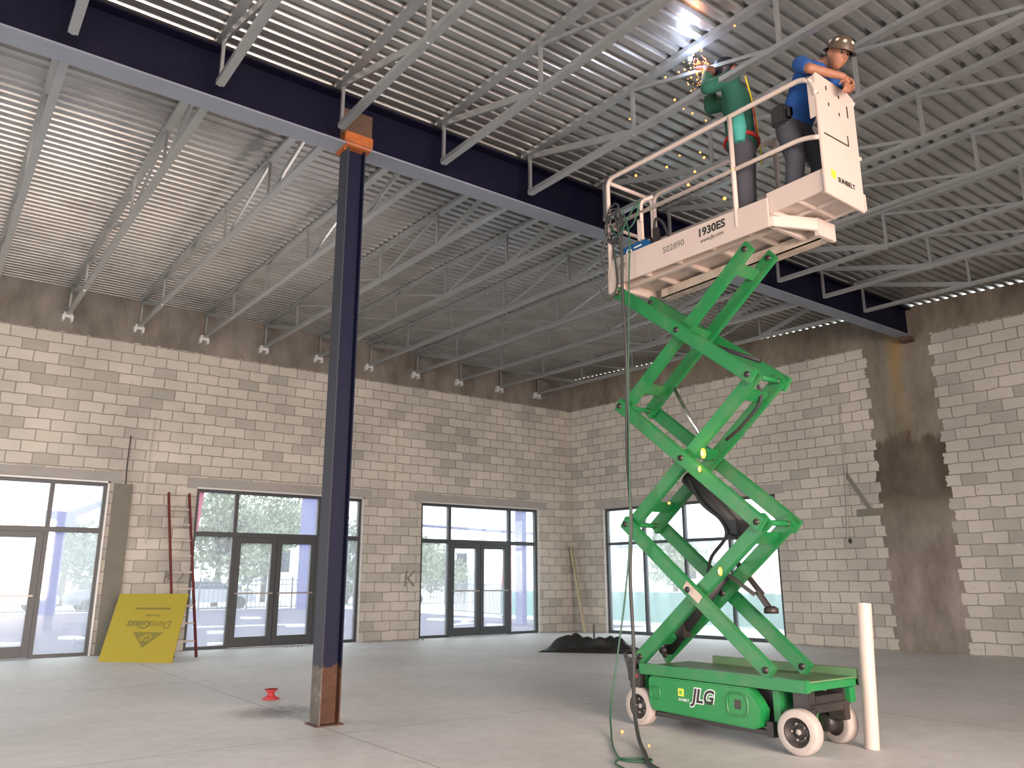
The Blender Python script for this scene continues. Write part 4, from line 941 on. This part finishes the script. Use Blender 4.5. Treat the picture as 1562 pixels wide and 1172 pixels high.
# ------------------------------------------------------------------ things on the floor and walls
# yellow sheathing board
BL = V((-11.211, -1.301, .0)); BR = V((-10.321, -2.270, .0)); UPV = V((.358, .734, 1.046))
ex_ = (BR - BL).normalized(); nb = UPV.cross(ex_).normalized()
bd = empty('sheathing_board', tuple((BL + BR) / 2)); tag(bd, 'yellow gypsum sheathing board leaning upside down beside the leftmost storefront', 'board')
MB().prism([BL, BR, BR + UPV, BL + UPV], nb * .014).build('board_face', M['board'], bd, tuple((BL + BR) / 2))
fn = ex_.cross(UPV).normalized()
if fn.dot(V((-13.86, -16.1, 1.2)) - BL) < 0: fn = -fn
fo = BL if nb.dot(fn) < 0 else BL + nb * .014
upn = UPV.normalized(); wd = (BR - BL).length; hg_ = UPV.length
def onb(u_, v_, e=.003): return fo + (BR - BL) * u_ + UPV * v_ + fn * e
sk_ = (UPV - ex_ * UPV.dot(ex_)).normalized()
text('board_lettering', 'Dens', .2, onb(.70, .535), -ex_, -sk_, M['boardink'], bd)
text('board_lettering', 'Glass', .2, onb(.40, .535), -ex_, -sk_, M['boardink'], bd, offset=.006)
text('board_lettering', 'Sheathing', .07, onb(.57, .665), -ex_, -sk_, M['boardink'], bd)
MB().bar(onb(.30, .77), onb(.80, .77), .002, .035, sk_).build('printed_line', M['boardink'], bd)
MB().prism([onb(.36, .42), onb(.78, .42), onb(.545, .20)], fn * .0015).build('triangle_mark', M['boardink'], bd)
text('triangle_lettering', 'GP', .17, onb(.56, .35, .006), -ex_, -sk_, M['board'], bd, offset=.003)
# ladder
ld = empty('ladder', (-9.91, -1.46, 0)); tag(ld, 'ladder with red rails leaning on the block wall behind the yellow board', 'ladder')
for x in (-10.10, -9.725):
    MB().bar((x, -1.46, 0.0), (x, -.05, 2.88), .03, .075).build('rail', M['redlad'], ld)
for i in range(9):
    t = .09 + i * .1; y, z = -1.46 + 1.41 * t, 2.88 * t
    MB().bar((-10.10, y, z), (-9.725, y, z), .03, .03).build('rung', M['rung'], ld)
# upright pipe
b0 = V((-7.825, -12.475, 0)); b1 = V((-7.755, -12.49, 1.06))
pm = MB(); pm.tube([b0, b1], .054, 28, caps=False); pm.tube([b1, b0 + V((0, 0, .01))], .047, 28, caps=False)
ringv = []; 
for k in range(28):
    t = 2 * math.pi * k / 28; ringv.append((b1.x + .054 * math.cos(t), b1.y + .054 * math.sin(t), b1.z))
for k in range(28):
    t = 2 * math.pi * k / 28; ringv.append((b1.x + .047 * math.cos(t), b1.y + .047 * math.sin(t), b1.z))
pm.add(ringv, [(k, (k + 1) % 28, 28 + (k + 1) % 28, 28 + k) for k in range(28)])
pp_ = pm.build('standing_pipe', M['pvc'], None, tuple(b0)); tag(pp_, 'dusty white plastic pipe standing up from the slab right of the lift', 'pipe')
# red cap
c0 = (-10.496, -7.109, 0)
tag(MB().lathe([(0, 0), (.085, 0), (.095, .012), (.05, .03), (.035, .05), (.04, .075), (.075, .10), (.07, .105), (.03, .08), (0, .06)], c0, 'z', 20).build('flanged_plug', M['redpl'], None, c0), 'small red plastic flanged plug standing on the slab left of the column', 'plug')
# tarp heap
def heap(name, c, rx, ry, h, rot, seed, label, cat, mat):
    rs_ = random.Random(seed); nx = 44; vs = []; fs = []
    bumps = [(rs_.uniform(-.75, .75), rs_.uniform(-.5, .5), rs_.uniform(.12, .3), rs_.uniform(.35, 1)) for _ in range(14)]
    for i in range(nx + 1):
        for j in range(nx + 1):
            a, b = -1 + 2 * i / nx, -1 + 2 * j / nx; e = max(0, 1 - (a * a + b * b) ** 1.3)
            hh = sum(w_ * math.exp(-((a - p) ** 2 + (b - q) ** 2) / s_ ** 2) for p, q, s_, w_ in bumps) * .55 + .25
            hh += .06 * math.sin(a * 17 + b * 9 + seed) + .05 * math.sin(b * 23 - a * 6)
            x, y = a * rx, b * ry; vs.append((c[0] + x * math.cos(rot) - y * math.sin(rot), c[1] + x * math.sin(rot) + y * math.cos(rot), max(.004, hh * h * e ** .6) if e > 0 else .0))
    for i in range(nx):
        for j in range(nx): q = i * (nx + 1) + j; fs.append((q, q + nx + 1, q + nx + 2, q + 1))
    mb = MB(); mb.add(vs, fs, True); o_ = mb.build(name, mat, None, c); tag(o_, label, cat); return o_
heap('tarp_heap', (-3.62, -4.70, 0), .92, .5, .30, math.radians(-52), 5, 'heap of crumpled black tarp on the slab in front of the corner', 'tarp', M['tarp'])
MB
st = MB().bar((-3.05, -4.1, 0), (-3.02, -4.08, .42), .03, .03); tag(st.build('stake', M['darkmetal'], None, (-3.05, -4.1, 0)), 'thin dark stake standing behind the black tarp heap', 'stake')
# leaning plank in the corner
pk = MB().bar((-.33, -.775, .0), (-.165, -.115, 2.09), .14, .04, (0.5, -.7, .3)); tag(pk.build('plank', M['wood'], None, (-.33, -.775, 0)), 'pale raw plank leaning in the corner of the block walls', 'plank')
# wires hanging on the block walls
def wire(pts, label, mat, r_=.010, rot=False):
    o_ = MB().tube(smooth_path(pts, 4), r_, 6).build('hanging_wire', mat); tag(o_, label, 'wire')
    if rot: o_.rotation_euler = (0, 0, RW)
wire([(-10.47, -.02, 4.3), (-10.51, -.02, 3.6), (-10.48, -.03, 2.7), (-10.41, -.05, 1.93)], 'pale wire hanging down the block wall above the yellow board', M['conduit'])
wire([(-10.86, -.015, 3.9), (-10.87, -.015, 3.4), (-10.86, -.015, 3.0)], 'thin dark cable running down the wall to the corner of the leftmost storefront', M['cable'], .012)
wire([(-5.25, -.02, 4.7), (-5.27, -.02, 3.8), (-5.29, -.03, 2.9), (-5.295, -.05, 2.05)], 'pale wire hanging on the back wall between two storefronts', M['conduit'])
wire([(-.02, -7.50, 4.62), (-.02, -7.48, 3.9), (-.03, -7.48, 3.3), (-.04, -7.45, 2.6), (-.05, -7.41, 2.0)], 'pale wire hanging on the right wall left of the dark poured column', M['conduit'], .010, True)
tag(MB().ball((.665, -7.40, 1.97), .035, 8, (1, 1, 1.5)).build('wire_connector', M['black']), 'small black connector at the end of the wire on the right wall', 'connector')
o_ = MB().bar((-.012, -7.47, 3.28), (-.012, -7.88, 2.56), .07, .02, (1, 0, 0)).box(-.016, -.002, -8.15, -7.62, 2.42, 2.56).build('trim_20', M['rustdark']); o_.rotation_euler = (0, 0, RW)
o_.data.materials[0] = M['dconc']; tag(o_, 'dark diagonal form-tie mark on the right wall', 'trim', kind='structure')
for txt_, x, z, sz in (('K2', -9.86, 1.32, .34), ('K', -4.84, 1.28, .5)):
    o_ = text('wall_marking', txt_, sz, (x, -.006, z), (1, 0, 0), (0, 0, 1), M['chalk'], None, extrude=.002, shear=.1)
    tag(o_, 'dark scrawled %s on the block wall %s' % (txt_, 'behind the ladder' if txt_ == 'K2' else 'between the middle and corner storefronts'), 'marking')
# rubble at the wall foot
rs = random.Random(11)
def rubble(n_, area_, label, seed):
    mb = MB(); r_ = random.Random(seed)
    for _ in range(n_):
        x = r_.uniform(area_[0], area_[1]); y = r_.uniform(area_[2], area_[3]); s_ = r_.uniform(.008, .03)
        mb.ball((x, y, s_ * .35), s_, 8, (r_.uniform(.7, 1.5), r_.uniform(.7, 1.3), .5))
    tag(mb.build('rubble', M['lintel'], None, ((area_[0] + area_[1]) / 2, (area_[2] + area_[3]) / 2, 0)), label, 'rubble', kind='stuff')
rubble(60, (-6.0, -4.6, -.35, -.05), 'mortar crumbs along the back wall between two storefronts', 1)
rubble(50, (-.16, -.03, -9.2, -6.2), 'mortar crumbs along the foot of the right wall', 2)
rb = [o_ for o_ in COL.objects if o_.name.startswith('rubble')][-1]; rb.location = Matrix.Rotation(RW, 3, 'Z') @ rb.location; rb.rotation_euler = (0, 0, RW)
rubble(14, (-7.75, -7.4, -.45, -.2), 'small heap of rubble at the middle storefront doors', 3)

# ------------------------------------------------------------------ outdoors
o = MB().box(-60, 5.0, .2, 27, -.35, -.15).box(1.05, 5.0, -20, .2, -.35, -.15).build('ground', M['ground'], None, (0, 10, -.15)); tag(o, 'violet-grey bare dirt outside the building', 'ground', kind='structure')
o = MB().box(-120, 160, 27, 150, -.36, -.16).box(5.0, 160, -60, 27, -.36, -.16).box(-120, XL, -60, 0, -.36, -.16).box(XL, 5, -60, YF - .2, -.36, -.16).build('pavement', M['asphalt'], None, (0, 50, -.16)); tag(o, 'pale pavement beyond the fences', 'pavement', kind='structure')
# iron fence panels
def fence_panel(x0, y0, x1, y1, z0, z1, pitch, label, group, name='iron_fence'):
    e = empty(name, (x0, y0, z0)); tag(e, label, 'fence', group)
    p, q = V((x0, y0, z0)), V((x1, y1, z0)); ln = (q - p).length; h = z1 - z0
    for t in (.12, h - .3, h - .06):
        MB().bar(p + V((0, 0, t)), q + V((0, 0, t)), .03, .04).build('rail', M['fence'], e)
    MB().bar(p, p + V((0, 0, h + .1)), .07, .07, (0, 1, 0)).build('post', M['fence'], e)
    k = max(2, int(ln / pitch)); mb = MB()
    for i in range(1, k): c = p.lerp(q, i / k); mb.bar(c + V((0, 0, .05)), c + V((0, 0, h)), .022, .022, (0, 1, 0))
    mb.build('pickets', M['fence'], e); return e
for i in range(12):
    x0 = -14 + i * 2.4
    fence_panel(x0, 26.3, x0 + 2.3, 26.3, -.15, 1.40, .22, 'dark iron picket fence panel across the dirt, %s from the left' % ordn[i], 'iron fence panels beyond the dirt')
e = fence_panel(5.15, 10.3, 6.2, 15.5, -.15, 1.15, .16, 'blue-grey barred gate panel next to the teal screen, seen through the corner doors', None, 'barred_gate')
# teal screened fence
e = empty('screened_fence', (5.0, 1, -.15)); tag(e, 'low teal screened fence outside the right wall window', 'fence')
MB().box(4.99, 5.01, -12, 10.1, -.05, .88).build('screen_fabric', M['tealfab'], e)
MB().bar((5, -12, .90), (5, 10.1, .90), .035, .035).bar((4.98, -12, -.04), (4.98, 10.1, -.04), .05, .05).build('rail', M['white'], e)
for k in range(9): MB().cyl((5.03, -12 + k * 2.7, -.15), (5.03, -12 + k * 2.7, .95), .025, 8).build('post', M['fence'], e)
# purple steel columns
def pcol(x, y, w_, h, label, arm=None):
    e = empty('steel_tower', (x, y, -.15)); tag(e, label, 'column')
    MB().box(x - w_ / 2, x + w_ / 2, y - .2, y + .2, -.15, h).build('shaft', M['lilac'], e)
    if arm:
        MB().box(x - w_ * .9, x + w_ * 1.1, y - .3, y + .3, h - .05, h + .75).build('head_box', M['lilac'], e)
        MB().bar((x + .2, y, h + .5), (x + 3.4, y, h + 2.0), .25, .3).build('arm', M['lilac'], e)
pcol(-8.75, 25.2, .62, 3.6, 'blue-purple steel tower with a slanted arm outside the leftmost storefront', True)
pcol(3.1, 25.0, .95, 8.0, 'tall blue-purple steel tower outside the middle storefront')
pcol(2.45, 5.5, .17, 4.2, 'slim lilac steel post outside the corner storefront')
tag(MB().cyl((-9.44, 1.21, -.15), (-9.44, 1.21, 3.35), .02, 8).prism([(-9.42, 1.2, 2.2), (-9.17, 1.2, 2.2), (-9.08, 1.2, 3.3), (-9.42, 1.2, 3.3)], (0, .02, 0)).build('pink_banner', M['pink'], None, (-9.3, 1.2, -.15)), 'pink banner hanging outside the upper left pane of the middle storefront', 'banner')
tag(MB().cyl((1.68, 5.01, -.15), (1.68, 5.01, 2.35), .02, 8).prism([(1.30, 5.0, 1.1), (1.66, 5.0, 1.1), (1.66, 5.0, 2.3), (1.42, 5.0, 2.3)], (0, .02, 0)).build('red_banner', M['pink'], None, (1.4, 5, -.15)), 'pink-red banner seen through the right door of the corner storefront', 'banner')
tag(MB().tube([(-.6, 8, 3.12), (6, 8, 2.95)], .05, 8).cyl((-.6, 8, -.15), (-.6, 8, 3.12), .05, 8).cyl((6, 8, -.15), (6, 8, 2.95), .05, 8).build('overhead_bar', M['lilac']), 'thin lilac overhead bar outside the corner storefront', 'bar')
# buildings
def bld(name, x0, x1, y0, y1, h, mat, label, roof=None, win=True):
    e = empty(name, ((x0 + x1) / 2, (y0 + y1) / 2, -.16)); tag(e, label, 'building')
    MB().box(x0, x1, y0, y1, -.16, h).build('walls', mat, e)
    if roof: MB().prism([(x0 - .5, y0 - .5, h), (x1 + .5, y0 - .5, h), ((x1 * .8 + x0 * .2), (y0 + y1) / 2, h + roof), ((x0 * .8 + x1 * .2), (y0 + y1) / 2, h + roof)], (0, (y1 - y0) * .4, 0)).build('roof', M['roofg'], e)
    if win:
        n_ = int((x1 - x0) / 3)
        for k in range(n_):
            xw = x0 + 1 + k * 3; MB().box(xw, xw + 1.4, y0 - .04, y0, h * .35, h * .7).build('shop_window', M['carglass'], e)
    return e
bld('far_building', -14, -8.4, 44, 52, 2.6, M['bldg'], 'pale building with a blue-grey roof far beyond the leftmost storefront', 1.0)
bld('brick_building', 36, 54, 14, 22, 2.9, M['bldgred'], 'red and white low building beyond the teal fence', None)
bld('white_building', 34, 60, 30, 40, 4.0, M['bldg'], 'white low building beyond the teal fence, left part of the window view', 1.2)
bld('shop_building', 14, 40, 62, 72, 6.2, M['bldg'], 'pale shop building far beyond the corner storefront', None)
# cars
def car(x, y, rz, mat, label):
    e = empty('car', (x, y, -.16), rz); tag(e, label, 'car', 'parked cars beyond the fence')
    def P(mb, n_, m_, par=e):
        ob = bpy.data.objects.new(n_, mb.mesh(n_, m_)); COL.objects.link(ob); ob.parent = par; return ob
    prof_ = [(-2.2, .35), (-2.25, .75), (-2.05, .98), (-1.3, 1.05), (1.0, 1.0), (1.95, .88), (2.2, .7), (2.22, .35)]
    mb = MB(); secs = [(-.86, .96), (-.80, 1.0), (.80, 1.0), (.86, .96)]; n_ = len(prof_); vs = []
    for yy, s_ in secs: vs += [(px * s_, yy, pz if s_ == 1 else pz * .97 + .01) for px, pz in prof_]
    fs = [(i * n_ + k, i * n_ + k + 1, (i + 1) * n_ + k + 1, (i + 1) * n_ + k) for i in range(3) for k in range(n_ - 1)] + [tuple(range(n_ - 1, -1, -1)), tuple(3 * n_ + k for k in range(n_))] + [(0, n_, 2 * n_, 3 * n_, 4 * n_ - 1, 3 * n_ - 1, 2 * n_ - 1, n_ - 1)]
    mb.add(vs, fs); P(mb, 'body', mat)
    cab = [(-1.5, 1.04), (-1.0, 1.42), (.25, 1.44), (1.05, 1.0)]; m3 = MB()
    m3.add([(px, -.74 + (.12 if pz > 1.2 else 0), pz) for px, pz in cab] + [(px, .74 - (.12 if pz > 1.2 else 0), pz) for px, pz in cab], [(3, 2, 1, 0), (4, 5, 6, 7), (0, 1, 5, 4), (1, 2, 6, 5), (2, 3, 7, 6)])
    P(m3, 'windows', M['carglass']); P(MB().box(-.95, .2, -.6, .6, 1.42, 1.46), 'roof', mat)
    for wx in (-1.35, 1.35):
        for wy in (-.8, .8): P(MB().lathe([(0, -.1), (.31, -.1), (.33, -.06), (.33, .06), (.31, .1), (0, .1)], (wx, wy, .33), 'y', 18), 'wheel', M['black'])
    return e
for x, y, rz, m_, l_ in ((-9.9, 31, .2, 'carw', 'white car parked beyond the fence, nearest the left edge of the view'), (-5.3, 29.3, .05, 'carg', 'dark grey car parked beyond the fence right of the purple tower'), (-.6, 29.2, -.1, 'cars', 'silver car parked beyond the fence behind the ladder'), (10.5, 29.4, .05, 'carw', 'white car parked beyond the fence, seen beside the column'), (16, 44, .3, 'cars', 'silver car seen through the left pane of the corner storefront')):
    car(x, y, rz, M[m_], l_)
# trees
def tree(x, y, h, rad, label, seed, leaf='leaf', n_=2600, base=.35):
    rs_ = random.Random(seed); e = empty('tree', (x, y, -.16)); tag(e, label, 'tree', 'trees beyond the fence')
    mb = MB().tube([(x, y, -.16), (x + .1, y, h * .3), (x, y, h * .6)], [.22, .17, .1], 8)
    blobs = [(x + rs_.uniform(-.6, .6) * rad, y + rs_.uniform(-.6, .6) * rad, h * rs_.uniform(base, .85), rad * rs_.uniform(.35, .6)) for _ in range(11)]
    for b_ in blobs: mb.tube([(x, y, h * .35), (b_[0], b_[1], b_[2])], [.08, .03], 5)
    mb.build('trunk', M['bark'], e)
    vs = []; fs = []
    for i in range(n_):
        b_ = rs_.choice(blobs); d_ = V((rs_.gauss(0, 1), rs_.gauss(0, 1), rs_.gauss(0, 1))).normalized() * b_[3] * rs_.uniform(.55, 1.05)
        c_ = V(b_[:3]) + V((d_.x, d_.y, d_.z * .8)); s_ = rs_.uniform(.10, .22)
        a = V((rs_.gauss(0, 1), rs_.gauss(0, 1), rs_.gauss(0, 1))).normalized(); b2 = a.cross(V((rs_.gauss(0, 1), rs_.gauss(0, 1), rs_.gauss(0, 1)))).normalized()
        k = len(vs); vs += [c_ - a * s_, c_ + b2 * s_ * .55, c_ + a * s_, c_ - b2 * s_ * .55]; fs.append((k, k + 1, k + 2, k + 3))
    mb = MB(); mb.add(vs, fs); mb.build('foliage', M[leaf], e)
for t in ((-12.2, 38, 5.2, 3.2, 'dark tree left of the purple tower', 1, 'leaf', 3000, .3), (-6.2, 41, 5.4, 3.2, 'grey-green tree right of the purple tower', 2, 'leaf', 3200, .25),
          (0.9, 33.5, 6.8, 3.2, 'tall leafy tree behind the left pane of the middle storefront', 3, 'leafl', 4200, .25), (6.8, 42, 8.6, 4.2, 'large leafy tree behind the middle doors', 4, 'leafl', 5200, .25),
          (9.0, 33, 5.0, 2.6, 'shorter leafy tree just left of the column', 5, 'leaf', 3000, .25), (15.6, 36, 5.0, 2.6, 'leafy tree seen right of the column', 6, 'leafl', 2600, .3),
          (20.5, 47, 5.0, 2.4, 'small tree in the left pane of the corner storefront', 7, 'leafl', 2200, .3), (26.0, 48, 4.2, 3.4, 'rounded tree behind the corner doors', 8, 'leafl', 2600, .2),
          (33.5, 27, 5.4, 2.6, 'pale tree in the left pane of the right wall window', 9, 'leafl', 2600, .3), (-9.0, 60, 6.0, 4.5, 'far dark tree behind the pale roof', 10, 'leaf', 3000, .2)):
    tree(*t)
# scraps on the dirt
for i, (x, y, s_, l_) in enumerate(((-10.35, 7.57, .32, 'white scrap on the dirt outside the leftmost storefront'), (-10.1, 6.92, .25, 'smaller white scrap beside another outside the leftmost storefront'), (-11.85, 6.07, .3, 'pale scrap outside the left door at the edge of the view'),
        (-6.7, 7.4, .4, 'white scrap on the dirt behind the ladder'), (-2.84, 15.92, .45, 'white scrap far out on the dirt behind the middle doors'), (-3.55, 9.4, .45, 'large white scrap behind the right middle door'),
        (-8.04, 3.01, .25, 'white scrap just outside the glass beside the ladder'), (2.1, 10.0, .55, 'white scrap outside the left corner pane'), (2.88, 9.69, .4, 'white scrap outside the corner doors'), (1.5, 5.63, .3, 'white scrap close outside the right corner door'))):
    rs_ = random.Random(i); mb = MB(); pts = [(x + s_ * math.cos(t) * rs_.uniform(.6, 1), y + 1.6 * s_ * math.sin(t) * rs_.uniform(.6, 1), -.15) for t in [k * .785 for k in range(8)]]
    mb.prism(pts, (0, 0, .05)); tag(mb.build('paper_scrap', M['paper'], None, (x, y, -.15)), l_, 'scrap')
for i, (x, y, a, ln, l_) in enumerate(((1.2, 7.0, .5, 2.4, 'pale plank lying on the dirt outside the corner doors'), (1.9, 7.8, .8, 2.0, 'shorter plank lying across another outside the corner doors'), (-5.0, 10.5, -.1, 3.0, 'pale plank lying on the dirt behind the middle doors'))):
    d_ = V((math.cos(a), math.sin(a), 0)) * ln / 2; c_ = V((x, y, -.13 + .05 * (i == 1)))
    tag(MB().bar(c_ - d_, c_ + d_, .14, .04).build('loose_plank', M['paper'], None, (x, y, -.15)), l_, 'plank')
tag(MB().lathe([(0, 0), (.30, 0), (.24, .3), (.12, .75), (0, .78)], (-11.9, 20, -.15), 'z', 16).build('yellow_slide', M['yellowp'], None, (-11.9, 20, -.15)), 'yellow plastic object on the dirt at the left edge of the view', 'object')
